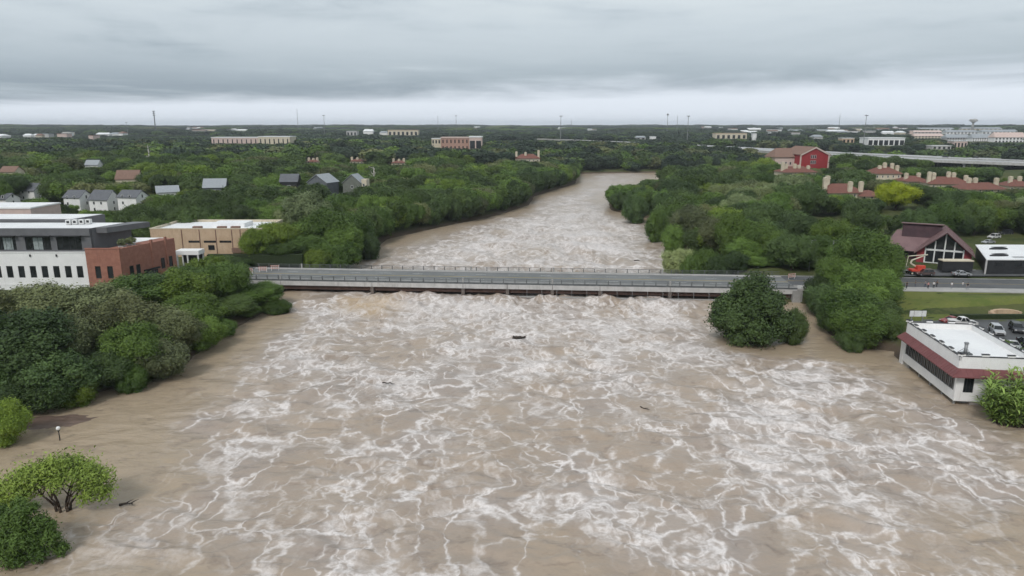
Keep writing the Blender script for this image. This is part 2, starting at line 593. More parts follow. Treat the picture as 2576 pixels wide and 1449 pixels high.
def foam_density(x, y):
    xl = np.interp(y, [p[1] for p in FL], [p[0] for p in FL])
    xr = np.interp(y, [p[1] for p in FR], [p[0] for p in FR])
    wob = fbm(x / 22, y / 22, 41, 3) * 7
    soft = np.interp(y, [60, 170, 190, 300, 700], [14, 10, 26, 26, 14])
    e = np.minimum(x - xl, xr - x) + wob
    lat = np.clip(e / soft * 0.5 + 0.35, 0, 1)
    lat = lat * lat * (3 - 2 * lat)
    along = np.interp(y, [40, 75, 105, 140, 160, 174, 182, 196, 215, 270, 330, 400, 470, 700],
                      [0.40, 0.44, 0.52, 0.66, 0.76, 0.78, 0.5, 0.5, 0.72, 0.92, 0.82, 0.62, 0.45, 0.30])
    calm = 1 + np.clip(fbm(x / 26 + 1.7, y / 38, 43, 3) * 0.9, -0.35, 0.25) * np.interp(y, [120, 165, 200, 260], [1, 0.45, 0.35, 0.25])
    return np.clip(lat * along * calm, 0, 1)


def water_material():
    m = bpy.data.materials.new('flood_water')
    m.use_nodes = True
    t = NT(m.node_tree)
    b = t.nodes['Principled BSDF']
    p = t.n('ShaderNodeNewGeometry').outputs['Position']
    sp = t.n('ShaderNodeSeparateXYZ')
    t.l.new(p, sp.inputs[0])
    cb = t.n('ShaderNodeCombineXYZ')
    t.l.new(sp.outputs[0], cb.inputs[0]); t.l.new(sp.outputs[1], cb.inputs[1])
    q = cb.outputs[0]
    foam = t.n('ShaderNodeAttribute', attribute_name='foam').outputs['Fac']
    h3 = (0.5, 0.5, 0.5)
    c1 = t.vm('SCALE', t.vm('SUBTRACT', t.noise(q, 0.05, 2, 0.55, color=True), h3), scale=22.0)
    c2 = t.vm('SCALE', t.vm('SUBTRACT', t.noise(q, 0.24, 2, 0.6, color=True), h3), scale=6.0)
    c3 = t.vm('SCALE', t.vm('SUBTRACT', t.noise(q, 1.1, 2, 0.6, color=True), h3), scale=0.9)
    c23 = t.vm('ADD', c2, c3)
    w1 = t.vm('ADD', t.vm('ADD', q, c1), c23)
    w2 = t.vm('ADD', q, c23)
    sm = t.n('ShaderNodeMapping')
    sm.inputs['Scale'].default_value = (1.12, 0.72, 1.0)
    t.l.new(w1, sm.inputs[0])
    sm2 = t.n('ShaderNodeMapping')
    sm2.inputs['Scale'].default_value = (1.15, 0.62, 1.0)
    t.l.new(w2, sm2.inputs[0])
    e1 = t.vor(sm.outputs[0], 1 / 7.6)
    pn = t.n('ShaderNodeTexNoise')
    t.l.new(q, pn.inputs['Vector'])
    pn.inputs['Scale'].default_value = 0.062
    pn.inputs['Detail'].default_value = 3.0
    psep = t.n('ShaderNodeSeparateColor')
    t.l.new(pn.outputs['Color'], psep.inputs[0])
    patch, patch2, patch3 = pn.outputs[0], psep.outputs[1], psep.outputs[2]
    mid = t.noise(q, 0.36, 3, 0.62)
    wid = t.m('MULTIPLY', t.ss(t.m('ADD', patch, t.m('MULTIPLY', t.m('SUBTRACT', mid, 0.5), 0.5)), 0.28, 0.80, 0.025, 0.20), t.m('ADD', 0.45, foam))
    e3 = t.vor(t.vm('ADD', q, c3), 1 / 1.5)
    brk = t.ss(t.m('ADD', t.m('MULTIPLY', mid, 0.6), t.m('MULTIPLY', patch3, 0.5)), 0.38, 0.62, 0.06, 1.0)
    L1 = t.m('MULTIPLY', t.m('SUBTRACT', 1.0, t.m('DIVIDE', e1, wid), clamp=True), brk)
    halo = t.m('MULTIPLY', t.m('SUBTRACT', 1.0, t.m('DIVIDE', e1, t.m('MULTIPLY', wid, 3.2)), clamp=True), 0.24)
    zone2 = t.ss(t.m('ADD', patch2, t.m('MULTIPLY', t.m('SUBTRACT', foam, 0.5), 0.5)), 0.32, 0.64, 0.04, 1.0)
    f1 = t.noise(sm2.outputs[0], 0.105, 2, 0.5)
    f2 = t.noise(t.vm('ADD', sm2.outputs[0], (31.0, 17.0, 0.0)), 0.25, 2, 0.5)
    fil1 = t.m('SUBTRACT', 1.0, t.m('MULTIPLY', t.m('ABSOLUTE', t.m('SUBTRACT', f1, 0.5)), 20.0), clamp=True)
    fil2 = t.m('SUBTRACT', 1.0, t.m('MULTIPLY', t.m('ABSOLUTE', t.m('SUBTRACT', f2, 0.5)), 12.5), clamp=True)
    L2 = t.m('MAXIMUM', t.m('MULTIPLY', fil1, t.ss(patch3, 0.35, 0.6, 0.2, 0.9)), t.m('MULTIPLY', fil2, zone2))
    zone3 = t.ss(t.m('ADD', t.m('ADD', patch3, t.m('MULTIPLY', t.m('SUBTRACT', mid, 0.5), 0.6)), t.m('MULTIPLY', t.m('SUBTRACT', foam, 0.5), 0.4)), 0.46, 0.66)
    L3 = t.m('MULTIPLY', t.m('SUBTRACT', 1.0, t.m('DIVIDE', e3, 0.20), clamp=True), zone3)
    mp = t.n('ShaderNodeMapping')
    mp.inputs['Scale'].default_value = (0.5, 1.0, 1.0)
    t.l.new(w2, mp.inputs[0])
    ch = t.noise(mp.outputs[0], 0.36, 6, 0.70)
    churn = t.ss(t.m('ADD', ch, t.m('MULTIPLY', t.m('SUBTRACT', foam, 0.75), 0.42)), 0.48, 0.82)
    fine = t.noise(q, 1.9, 3, 0.7)
    gr = t.ss(fine, 0.30, 0.62, 0.55, 1.0)
    F = t.m('MULTIPLY', t.m('MAXIMUM', t.m('MAXIMUM', L1, halo), t.m('MULTIPLY', L2, 0.85)), gr)
    F = t.m('MAXIMUM', F, t.m('MULTIPLY', L3, t.ss(foam, 0.4, 0.8, 0.15, 0.5)))
    F = t.m('MAXIMUM', F, t.m('MULTIPLY', churn, t.ss(foam, 0.40, 0.95, 0.0, 0.72)))
    F = t.m('MULTIPLY', t.ss(F, 0.02, 0.98), t.ss(foam, 0.03, 0.40))
    mud = t.mix(t.ss(patch3, 0.35, 0.65), (0.352, 0.278, 0.216), (0.330, 0.272, 0.232))
    mud = t.mix(t.ss(foam, 0.0, 0.4), (0.352, 0.275, 0.194), mud)
    mud = t.mix(t.ss(ch, 0.50, 0.28, 0, 0.75), mud, (0.195, 0.152, 0.124))
    veil = t.m('MULTIPLY', t.m('MULTIPLY', t.ss(foam, 0.2, 0.9), t.ss(t.m('ADD', patch2, t.m('MULTIPLY', mid, 0.5)), 0.60, 0.95)), 0.55)
    silt = t.ss(t.vm('LENGTH', t.vm('SUBTRACT', w2, (-36.0, 174.5, 0.0))), 15.0, 3.0, 0.0, 0.75)
    mud = t.mix(silt, mud, (0.46, 0.315, 0.165))
    F = t.m('MULTIPLY', F, t.m('SUBTRACT', 0.86, t.m('MULTIPLY', silt, 0.55)))
    milky = t.mix(veil, mud, (0.50, 0.455, 0.435))
    col = t.mix(F, milky, (0.77, 0.72, 0.70))
    t.l.new(col, b.inputs['Base Color'])
    t.l.new(t.ss(F, 0, 1, 0.30, 0.75), b.inputs['Roughness'])
    b.inputs['Specular IOR Level'].default_value = 0.4
    b.inputs['IOR'].default_value = 1.33
    mp2 = t.n('ShaderNodeMapping')
    mp2.inputs['Scale'].default_value = (0.6, 1.0, 1.0)
    t.l.new(q, mp2.inputs[0])
    hgt = t.noise(mp2.outputs[0], 0.55, 3, 0.55)
    bp = t.n('ShaderNodeBump')
    bp.inputs['Strength'].default_value = 0.5
    bp.inputs['Distance'].default_value = 0.6
    t.l.new(hgt, bp.inputs['Height'])
    t.l.new(bp.outputs[0], b.inputs['Normal'])
    return m


M['water'] = water_material()
NR, NC = 680, 440
k = np.linspace(0, 1, NR)
yr = 1.0 / (1.0 / 24.0 + k * (1.0 / 780.0 - 1.0 / 24.0))
xlw = np.interp(yr, [p[1] for p in sorted(_LW, key=lambda p: p[1])], [p[0] for p in sorted(_LW, key=lambda p: p[1])]) - 25
xlw = np.minimum(xlw, np.interp(yr, [0, 95, 200, 780], [-135, -125, -100, 20]))
_rwx = np.array([[20, 135], [80, 125], [140, 110], [185, 95], [330, 90], [380, 95], [420, 130], [520, 220], [580, 430], [780, 440]])
xrw = np.interp(yr, _rwx[:, 0], _rwx[:, 1])
tt = np.linspace(0, 1, NC)
WX = xlw[:, None] * (1 - tt) + xrw[:, None] * tt
WY = np.repeat(yr[:, None], NC, 1)
D = foam_density(WX, WY)
wx_, wy_ = WX + fbm(WX / 14, WY / 14, 5, 2) * 5, WY + fbm(WX / 14, WY / 14, 9, 2) * 5
amp = 0.14 + 1.05 * D + 0.7 * np.exp(-((WY - near_edge(WX) + 6) / 9) ** 2) * D
roll = fbm(wx_ / 9, wy_ / 5.0, 21, 3)
chop = 1 - 2 * np.abs(fbm(wx_ / 4.2, wy_ / 3.0, 31, 3))
fade = np.clip(1.2 - WY / 700, 0.4, 1)
WZ = (roll * 0.75 + chop * 0.28) * amp * fade
up = np.clip((WY - 196) / 25, 0, 1) * np.clip((430 - WY) / 120, 0, 1)
_pile = WY - near_edge(WX) + 3.0
WZ += D * np.exp(-(_pile / 4.5) ** 2) * (0.35 + 0.7 * np.clip(fbm(WX / 6, WY / 6, 51, 3), -0.6, 1.2))
WZ += 0.95 * np.exp(-((WY - near_edge(WX) - 2.0) / 13.0) ** 2)
WZ += up * D * 1.5 * np.sin(wy_ / 3.4 + fbm(WX / 30, WY / 30, 77, 2) * 6) * np.clip(0.5 + fbm(WX / 18, WY / 18, 78, 2), 0, 1)
wme = grid_mesh('river', WX, WY, WZ, M['water'])
at = wme.attributes.new('foam', 'FLOAT', 'POINT')
at.data.foreach_set('value', D.astype(np.float32).ravel())
tag(put('river', wme), kind='structure')

# ------------------------------------------------------------------ foliage
def leaf_material(name, dark, lite, hue_amt=0.35):
    m = bpy.data.materials.new(name)
    m.use_nodes = True
    t = NT(m.node_tree)
    b = t.nodes['Principled BSDF']
    b.inputs['Roughness'].default_value = 0.7
    b.inputs['Specular IOR Level'].default_value = 0.25
    tone = t.n('ShaderNodeAttribute', attribute_name='tone').outputs['Fac']
    rnd = t.n('ShaderNodeObjectInfo').outputs['Random']
    c = t.mix(tone, dark, lite)
    c = t.mix(t.m('MULTIPLY', rnd, hue_amt), c, tuple(x * k_ for x, k_ in zip(lite, (1.25, 1.05, 0.7))))
    c = t.mix(t.ss(t.m('FRACT', t.m('MULTIPLY', rnd, 7.31)), 0.55, 1.0, 0, 0.45), c, tuple(x * 0.55 for x in dark))
    bc = t.n('ShaderNodeHueSaturation')
    t.l.new(c, bc.inputs['Color'])
    t.l.new(t.ss(t.m('FRACT', t.m('MULTIPLY', rnd, 3.77)), 0, 1, 0.85, 1.5), bc.inputs['Value'])
    t.l.new(bc.outputs[0], b.inputs['Base Color'])
    return m


LEAF = {
    'dark': leaf_material('dark_leaves', (0.026, 0.050, 0.016), (0.074, 0.118, 0.038)),
    'mid': leaf_material('green_leaves', (0.034, 0.070, 0.014), (0.108, 0.178, 0.038)),
    'bright': leaf_material('bright_leaves', (0.050, 0.095, 0.014), (0.150, 0.220, 0.036)),
    'olive': leaf_material('olive_leaves', (0.052, 0.066, 0.028), (0.145, 0.168, 0.078)),
    'pale': leaf_material('pale_leaves', (0.100, 0.135, 0.058), (0.240, 0.295, 0.140)),
    'yellow': leaf_material('yellow_leaves', (0.34, 0.42, 0.02), (0.62, 0.70, 0.05), 0.02),
    'far': leaf_material('far_leaves', (0.015, 0.029, 0.019), (0.042, 0.066, 0.040)),
}


def crown_np(seed, nl, nleaf, ls, zlo=0.14, top=1.0, spread=0.36, lob=(0.13, 0.21), core=0.74, aspect=1.5, taper=0.0, loose=0.0, lobes=None):
    g = np.random.default_rng(seed)
    zc, zr = (zlo + top) / 2, (top - zlo) / 2
    ZS = 1.0 if lobes is not None else 1.22
    cs, rs = [], []
    tries = 0
    while len(cs) < nl and tries < 4000:
        tries += 1
        d = g.normal(size=3)
        d /= np.linalg.norm(d)
        rad = g.uniform(0.45, 1.0) ** 0.6
        r_ = g.uniform(*lob)
        c = np.array([d[0] * spread * rad, d[1] * spread * rad, zc + d[2] * (zr - r_ * ZS * 0.9) * rad])
        if d[2] < 0:
            c[:2] *= 0.93
        if taper:
            c[:2] *= 1.12 - taper * max(0.0, (c[2] - zlo) / (top - zlo))
            if d[2] < 0: c[:2] *= 1.05
        if any(np.linalg.norm((c - q_) * np.array([1, 1, 1.1])) < 0.92 * max(r_, r2) for q_, r2 in zip(cs, rs)):
            continue
        cs.append(c); rs.append(r_)
    if lobes is not None:
        cs, rs = [np.array(l_[:3]) for l_ in lobes], [l_[3] for l_ in lobes]
    cs, rs = np.array(cs), np.array(rs)
    nl = len(cs)
    wgt = rs ** 2 / np.sum(rs ** 2)
    V, F, T = [], [], []
    lt = g.uniform(0.0, 1.0, nl)
    base = 0
    # inner lobes that stop the light
    for i in range(nl):
        n, m_ = 9, 5
        ph = np.pi * np.arange(m_ + 1) / m_
        th = 2 * np.pi * np.arange(n) / n
        jit = 1 + g.normal(size=(m_ + 1, n)) * 0.07
        vx = cs[i][0] + rs[i] * core * jit * np.sin(ph)[:, None] * np.cos(th)
        vy = cs[i][1] + rs[i] * core * jit * np.sin(ph)[:, None] * np.sin(th)
        vz = cs[i][2] + rs[i] * ZS * core * jit * np.cos(ph)[:, None] * np.ones(n)
        V.append(np.stack([vx, vy, vz], -1).reshape(-1, 3))
        ii = np.arange((m_ + 1) * n).reshape(m_ + 1, n) + base
        F.append(np.stack([ii[:-1], ii[1:], np.roll(ii[1:], -1, 1), np.roll(ii[:-1], -1, 1)], -1).reshape(-1, 4))
        T.append(np.full(m_ * n, 0.65 * lt[i] + 0.22))
        base += (m_ + 1) * n
    li = g.choice(nl, nleaf, p=wgt)
    d = g.normal(size=(nleaf, 3))
    d /= np.linalg.norm(d, axis=1)[:, None]
    d[:, 2] = np.where((d[:, 2] < -0.3) & (g.random(nleaf) < 0.6), -d[:, 2], d[:, 2])
    rr_ = rs[li] * np.where(g.random(nleaf) < 0.76, g.uniform(0.74, 1.06, nleaf), g.uniform(1.0, 1.36, nleaf))
    rr_ = rr_ * (1 + loose * g.normal(size=nleaf))
    # bumpy twig clusters on every lobe
    bump_ = 1 + 0.24 * np.sin(d[:, 0] * 9 + li * 1.7) * np.sin(d[:, 1] * 8 + li * 2.3) * np.sin(d[:, 2] * 9 + li)
    pos = cs[li] + d * (rr_ * bump_)[:, None] * np.array([1, 1, ZS])
    keep = np.ones(nleaf, bool)
    for i in range(nl):
        q_ = (pos - cs[i]) / rs[i]
        keep &= ~((np.sum(q_ ** 2, 1) < 0.60) & (li != i))
    keep &= pos[:, 2] > 0.005
    pos, d, li = pos[keep], d[keep], li[keep]
    n = len(pos)
    nor = d * 0.9 + g.normal(size=(n, 3)) * 0.55 + np.array([0, 0, 0.35])
    nor /= np.linalg.norm(nor, axis=1)[:, None]
    t1 = np.cross(nor, g.normal(size=(n, 3)))
    t1 /= np.linalg.norm(t1, axis=1)[:, None]
    t2 = np.cross(nor, t1)
    s_ = (ls * g.uniform(0.55, 1.45, n))[:, None]
    q_ = np.stack([pos - t1 * s_ * aspect * 0.5, pos - t2 * s_ * 0.5 + t1 * s_ * 0.1, pos + t1 * s_ * aspect * 0.5, pos + t2 * s_ * 0.5 + t1 * s_ * 0.1], 1)
    V.append(q_.reshape(-1, 3))
    F.append(np.arange(4 * n).reshape(n, 4) + base)
    T.append(np.clip(0.65 * lt[li] + 0.45 * g.random(n), 0, 1))
    return np.concatenate(V), np.concatenate(F), np.concatenate(T), cs, rs


def crown_mesh(name, material, **kw):
    V, F, T, cs, rs = crown_np(**kw)
    me = np_mesh(name, V, F, material)
    a_ = me.attributes.new('tone', 'FLOAT', 'FACE')
    a_.data.foreach_set('value', T.astype(np.float32))
    return me, cs, rs


def trunk_mesh(name, cs, seed, zfork=0.3, r0=0.028, n_limb=7):
    g = random.Random(seed)
    mb = MB()
    top = Vector((g.uniform(-.03, .03), g.uniform(-.03, .03), zfork))
    mb.tube([Vector((0, 0, -0.06)), Vector((0.004, 0.0, 0.05)), top], [r0 * 1.6, r0, r0 * 0.75], 7)
    for c in sorted(cs.tolist(), key=lambda c_: g.random())[:n_limb]:
        c = Vector(c)
        st = Vector((0.004, 0, 0.05)).lerp(top, g.uniform(0.6, 1.0))
        midp = st.lerp(c, 0.5) + Vector((0, 0, 0.04))
        mb.tube([st, midp, c], [r0 * 0.6, r0 * 0.38, r0 * 0.14], 5)
    return mb.mesh(name, 'bark', True)


NEARV, MIDV, FARV = [], [], []
for i in range(5):
    me, cs, rs = crown_mesh('near_crown', LEAF['mid'], seed=100 + i, nl=[32, 27, 36, 30, 34][i], nleaf=36000, ls=0.0175, zlo=[0.10, 0.16, 0.03, 0.12, 0.05][i], spread=0.40, lob=(0.075, 0.185))
    NEARV.append((me, trunk_mesh('near_trunk', cs, i, zfork=0.28)))
for i in range(6):
    me, cs, rs = crown_mesh('mid_crown', LEAF['mid'], seed=200 + i, nl=[21, 18, 23, 19, 17, 25][i], nleaf=9500, ls=0.032, zlo=[0.12, 0.16, 0.05, 0.1, 0.2, 0.04][i], spread=0.40, lob=(0.09, 0.19))
    MIDV.append((me, trunk_mesh('mid_trunk', cs, 40 + i, zfork=0.3, n_limb=5)))
# low canopy-to-the-water crowns for flooded banks
BUSHV = []
for i in range(3):
    me, cs, rs = crown_mesh('bush_crown', LEAF['mid'], seed=300 + i, nl=28, nleaf=28000, ls=0.020, zlo=-0.06, spread=0.39, lob=(0.11, 0.18))
    BUSHV.append((me, trunk_mesh('bush_trunk', cs, 80 + i, zfork=0.2)))
me, cs, rs = crown_mesh('bush_crown', LEAF['mid'], seed=311, nl=44, nleaf=42000, ls=0.0165, zlo=-0.06, spread=0.41, lob=(0.085, 0.15), taper=0.55)
BUSHV.append((me, trunk_mesh('bush_trunk', cs, 83, zfork=0.2)))
_fk = ['far', 'far', 'dark', 'mid', 'olive', 'dark', 'bright']
for i, kk in enumerate(_fk):
    me, cs, rs = crown_mesh('far_crown', LEAF[kk], seed=400 + i, nl=12 + i % 4, nleaf=1300, ls=0.085, zlo=0.08, lob=(0.15, 0.24))
    FARV.append(me)

TREES = []          # dict(x, y, w, h, kind, var, label, name, group, force)
PROT = []           # keep-clear views: u0, u1, v0, v1, Y


def sdf1(x, y):
    return float(rsd(np.array([x]), np.array([y]))[0])


def T(u, vtop, Yd, wpx, kind='mid', var=None, label=None, name='tree', sink=0.0):
    p = PY(u, vtop, Yd)
    z0 = max(hz(p.x, Yd), -1.2) - sink
    h = max(p.z - z0, 3.0)
    dep = Yd * CP - (p.z - CAM_Z) * SP
    wd = wpx * dep / FPX * 0.93
    TREES.append(dict(x=p.x, y=Yd, z=z0, w=wd, h=h, kind=kind, var=var, label=label, name=name, force=True))


# --- left bank in front of the white and brick building
for a_ in [(40, 772, 113, 330, 'dark', 'n2'), (95, 712, 131, 250, 'olive', 'n0'), (215, 712, 133, 240, 'olive', 'n3'), (20, 735, 140, 220, 'olive', 'n1'),
           (120, 880, 108, 230, 'dark', 'b0'), (290, 742, 129, 240, 'olive', 'n4'), (325, 808, 121, 190, 'mid', 'n2'), (400, 775, 131, 200, 'olive', 'n0'), (395, 850, 121, 150, 'olive', 'b1'),
           (355, 690, 153, 230, 'mid', 'n1'), (440, 676, 156, 190, 'bright', 'n3'), (480, 735, 146, 180, 'mid', 'n2'), (505, 800, 138, 130, 'mid', 'b2'), (560, 655, 166, 150, 'mid', 'n0'),
           (590, 742, 160, 140, 'dark', 'n4'), (650, 712, 170, 150, 'mid', 'n1'), (690, 752, 167, 90, 'mid', 'b0'), (530, 690, 172, 120, 'bright', 'n2'), (620, 770, 162, 90, 'mid', 'b1'),
           (265, 880, 116, 150, 'dark', 'b1'), (190, 955, 109, 110, 'bright', 'b2'), (60, 930, 106, 200, 'dark', 'b1'), (-30, 900, 106, 200, 'dark', 'b0'), (330, 920, 115, 90, 'mid', 'b2'),
           (560, 800, 147, 70, 'mid', 'b1'), (-60, 720, 125, 240, 'olive', 'n2'), (245, 770, 124, 170, 'olive', 'n1'), (455, 800, 134, 120, 'olive', 'n3'), (150, 790, 119, 200, 'olive', 'n3'),
           # upstream of the bridge on the left
           (690, 556, 216, 130, 'bright', 'n0'), (655, 600, 212, 90, 'bright', 'n3'), (765, 484, 240, 150, 'pale', 'n1'), (725, 520, 240, 110, 'pale', 'n3'), (820, 520, 230, 165, 'mid', 'n2'),
           (765, 590, 214, 130, 'mid', 'n4'), (710, 610, 208, 110, 'mid', 'n0'), (860, 565, 226, 130, 'mid', 'n1'), (885, 528, 242, 130, 'mid', 'n0'), (865, 602, 221, 95, 'mid', 'b0'),
           (922, 580, 238, 75, 'dark', 'b1'), (830, 610, 212, 100, 'mid', 'b2'), (790, 625, 207, 90, 'bright', 'b1'), (640, 632, 206, 60, 'dark', 'b0'),
           # island tree and right bank below the bridge
           (2000, 772, 142, 75, 'dark', 'b1'),
           (2165, 762, 139, 150, 'mid', 'b2'), (2215, 745, 147, 130, 'dark', 'b0'), (2120, 730, 152, 130, 'dark', 'b1'), (2075, 712, 162, 110, 'dark', 'b2'), (2195, 700, 158, 140, 'mid', 'n2'),
           (2245, 775, 141, 80, 'dark', 'b1'), (2095, 760, 150, 90, 'dark', 'b0'), (2225, 690, 163, 80, 'mid', 'n4'), (2150, 820, 137, 80, 'dark', 'b0'),
           (2180, 578, 171, 175, 'mid', 'n1'), (2105, 640, 169, 120, 'mid', 'n0'), (2232, 625, 166, 100, 'mid', 'n3'), (2150, 655, 164, 130, 'mid', 'b0'), (2215, 672, 160, 120, 'mid', 'n4'), (2070, 690, 167, 90, 'dark', 'b1'),
           (520, 642, 177, 120, 'bright', 'n3'), (455, 668, 168, 140, 'mid', 'n0'), (600, 655, 201, 70, 'dark', 'b2'), (560, 645, 202, 80, 'dark', 'b1'), (628, 652, 206, 60, 'mid', 'b0'), (642, 572, 207, 100, 'bright', 'n2'), (1950, 650, 201, 90, 'mid', 'b0'), (2032, 655, 198, 70, 'dark', 'b1'), (1905, 660, 200, 70, 'mid', 'b2'), (1775, 622, 207, 85, 'mid', 'b1'), (1815, 638, 203, 75, 'dark', 'b0'), (1742, 640, 206, 60, 'mid', 'b2'), (575, 640, 203, 60, 'dark', 'b0'),
           # right bank above the bridge
           (2190, 585, 188, 150, 'mid', 'n4'), (2140, 620, 192, 130, 'mid', 'n0'), (2100, 552, 216, 130, 'bright', 'n1'), (2060, 590, 208, 120, 'mid', 'n2'), (2225, 605, 196, 110, 'dark', 'n3'),
           (2010, 535, 236, 130, 'dark', 'n0'), (1960, 590, 214, 110, 'mid', 'n3'), (1825, 542, 226, 150, 'olive', 'n4'), (1740, 518, 252, 130, 'olive', 'n1'), (1790, 512, 262, 110, 'olive', 'n2'),
           (1880, 598, 208, 110, 'mid', 'b2'), (1930, 560, 228, 120, 'dark', 'n1'), (1780, 570, 238, 120, 'dark', 'b1'), (1700, 560, 248, 80, 'mid', 'b0'), (1850, 630, 202, 90, 'dark', 'b1'),
           (2250, 640, 192, 60, 'bright', 'n1'), (2040, 640, 199, 100, 'mid', 'b2'), (1990, 625, 203, 100, 'dark', 'n4'), (1655, 520, 275, 70, 'mid', 'b2'), (1600, 486, 330, 80, 'dark', 'b0'), (1562, 480, 375, 60, 'dark', 'b1'),
           # near the lodge
           (2470, 500, 262, 110, 'bright', 'n2'), (2375, 505, 255, 100, 'mid', 'n4'), (2530, 500, 270, 100, 'olive', 'n0'), (2310, 520, 250, 90, 'dark', 'n3'), (2425, 480, 300, 120, 'dark', 'n1'),
           (2280, 570, 232, 60, 'pale', 'n0'), (2565, 470, 290, 90, 'olive', 'n4'), (2350, 470, 300, 110, 'dark', 'n2')]:
    T(*a_)
T(1893, 686, 144, 255, 'dark', 'b3', 'broad dark green tree standing alone in the floodwater below the bridge', 'flooded_tree')
T(1712, 622, 214, 110, 'pale', 'b0', 'pale half drowned tree beside the far railing at the right end', 'flooded_tree')
T(2262, 455, 300, 110, 'yellow', 'n3', 'bright yellow green tree in front of the red tiled houses', 'yellow_tree')
T(-12, 1000, 94, 150, 'bright', 'n4', 'leafy tree cut by the left edge beside the mud patch', 'tree')

# ------------------------------------------------------------------ bridge
BANG = -math.atan(0.078)
BORG = (0, 179.4, 0)
BCOS = math.cos(BANG)


def share(name, me, parent, locs, rots=None):
    out = []
    for i_, l_ in enumerate(locs):
        o_ = put(name, me, parent, l_)
        if rots is not None:
            o_.rotation_euler = rots[i_]
        out.append(o_)
    return out


br = thing('road_bridge', 'long low concrete road bridge just above the floodwater', 'bridge', BORG, BANG)
B0, B1 = -76.0, 73.0
B(B0, B1, 0.5, 15.5, 4.05, 4.36).build('deck', 'concrete', br)
B(B0, B1, 2.1, 13.9, 4.36, 4.40).build('roadway', 'deck_asphalt', br)
for k_ in range(2):
    ya, yb = ((0.52, 2.08), (13.92, 15.48))[k_]
    B(B0, B1, ya, yb, 4.36, 4.56).build('sidewalk', 'walk', br)
mk = MB()
mk.box(B0, B1, 7.80, 7.92, 4.40, 4.404).box(B0, B1, 8.08, 8.20, 4.40, 4.404)
mk.build('centre_line', 'paint_y', br)
dash = B(0, 3, 0, 0.12, 4.40, 4.404).mesh('lane_dash', 'paint_w')
share('lane_dash', dash, br, [(x_, y_, 0) for y_ in (4.9, 11.0) for x_ in np.arange(B0 + 2, B1 - 4, 9.0)])
NSP = [B0, -62.6, -37.5, -13.0, -1.2, 10.6, 23.0, 41.0, 57.0, B1]
for k_ in range(len(NSP) - 1):
    B(NSP[k_] + 0.06, NSP[k_ + 1] - 0.06, -0.12, 0.48, 2.98, 4.14).build('edge_beam', 'concrete_l', br)
    B(NSP[k_] + 0.06, NSP[k_ + 1] - 0.06, 15.52, 16.12, 2.95, 4.12).build('edge_beam', 'concrete_l', br)
B(B0, B1, 0.12, 0.5, 4.12, 4.56).build('rail_plinth', 'steel_d', br)
B(B0, B1, 15.5, 15.88, 4.12, 4.56).build('rail_plinth', 'steel_d', br)
B(B0, B1, 0.5, 0.95, 1.85, 4.05).build('girder', 'underdeck_shade', br)  # outer girder hung low in the shade colour to darken the gap
B(B0, B1, 15.05, 15.5, 1.85, 4.05).build('girder', 'underdeck_shade', br)
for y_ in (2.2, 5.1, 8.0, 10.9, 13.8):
    B(B0, B1, y_ - 0.25, y_ + 0.25, 2.25, 4.05).build('girder', 'underdeck_shade', br)
for side, y_ in ((0, 0.3), (1, 15.7)):
    rl = MB()
    for z_, hh in ((4.86, 0.07), (5.2, 0.07), (5.58, 0.11)):
        rl.box(B0, B1, y_ - 0.06, y_ + 0.06, z_ - hh / 2, z_ + hh / 2)
    rail = rl.build('railing', 'steel_d', br)
    pm = MB()
    pm.box(-0.09, 0.09, -0.12, 0.12, 4.56, 5.5).box(-0.16, 0.16, -0.16, 0.16, 4.56, 4.62)
    share('post', pm.mesh('post', 'steel_d'), rail, [(x_, y_, 0) for x_ in np.arange(B0 + 0.5, B1, 3.05)])
    pm2 = B(-0.22, 0.22, -0.2, 0.2, 4.56, 5.75).mesh('end_post', 'concrete')
    share('end_post', pm2, rail, [(x_, y_, 0) for x_ in NSP[1:-1:2]])
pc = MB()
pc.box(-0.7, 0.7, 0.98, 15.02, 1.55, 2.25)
pcm = pc.mesh('pier_cap', 'underdeck_shade')
pcol = MB()
pcol.cyl((0, 0, -4), (0, 0, 1.55), 0.48, 0.48, 12)
pcolm = pcol.mesh('pier_column', 'concrete', True)
pface = MB()
pface.box(-0.42, 0.42, -0.3, 0.58, -3, 2.93)
pfm = pface.mesh('pier_nose', 'concrete_m')
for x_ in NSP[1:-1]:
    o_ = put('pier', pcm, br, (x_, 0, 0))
    share('column', pcolm, o_, [(0, yy, 0) for yy in (3.0, 8.0, 13.0)])
    put('pier_nose', pfm, o_, (0, 0, 0))
for x_ in (B0, B1):
    B(x_ - 1.2, x_ + 1.2, -0.6, 16.6, -2, 4.03).build('abutment', 'concrete', br)
pp = MB()
pp.box(2.0, 63.0, -1.15, -0.75, 1.05, 1.4)
pipe = pp.build('utility_duct', 'concrete', br)
hm = MB()
hm.box(-0.05, 0.05, -1.0, -0.9, 1.4, 2.9).box(-0.05, 0.05, -1.0, 0.0, 2.82, 2.92).box(-0.07, 0.07, -1.2, -0.7, 0.78, 1.05)
share('hanger', hm.mesh('hanger', 'steel'), pipe, [(x_, 0, 0) for x_ in np.arange(4.0, 63, 3.9)])
PROT.append((596, 2010, 668, 752, 196))

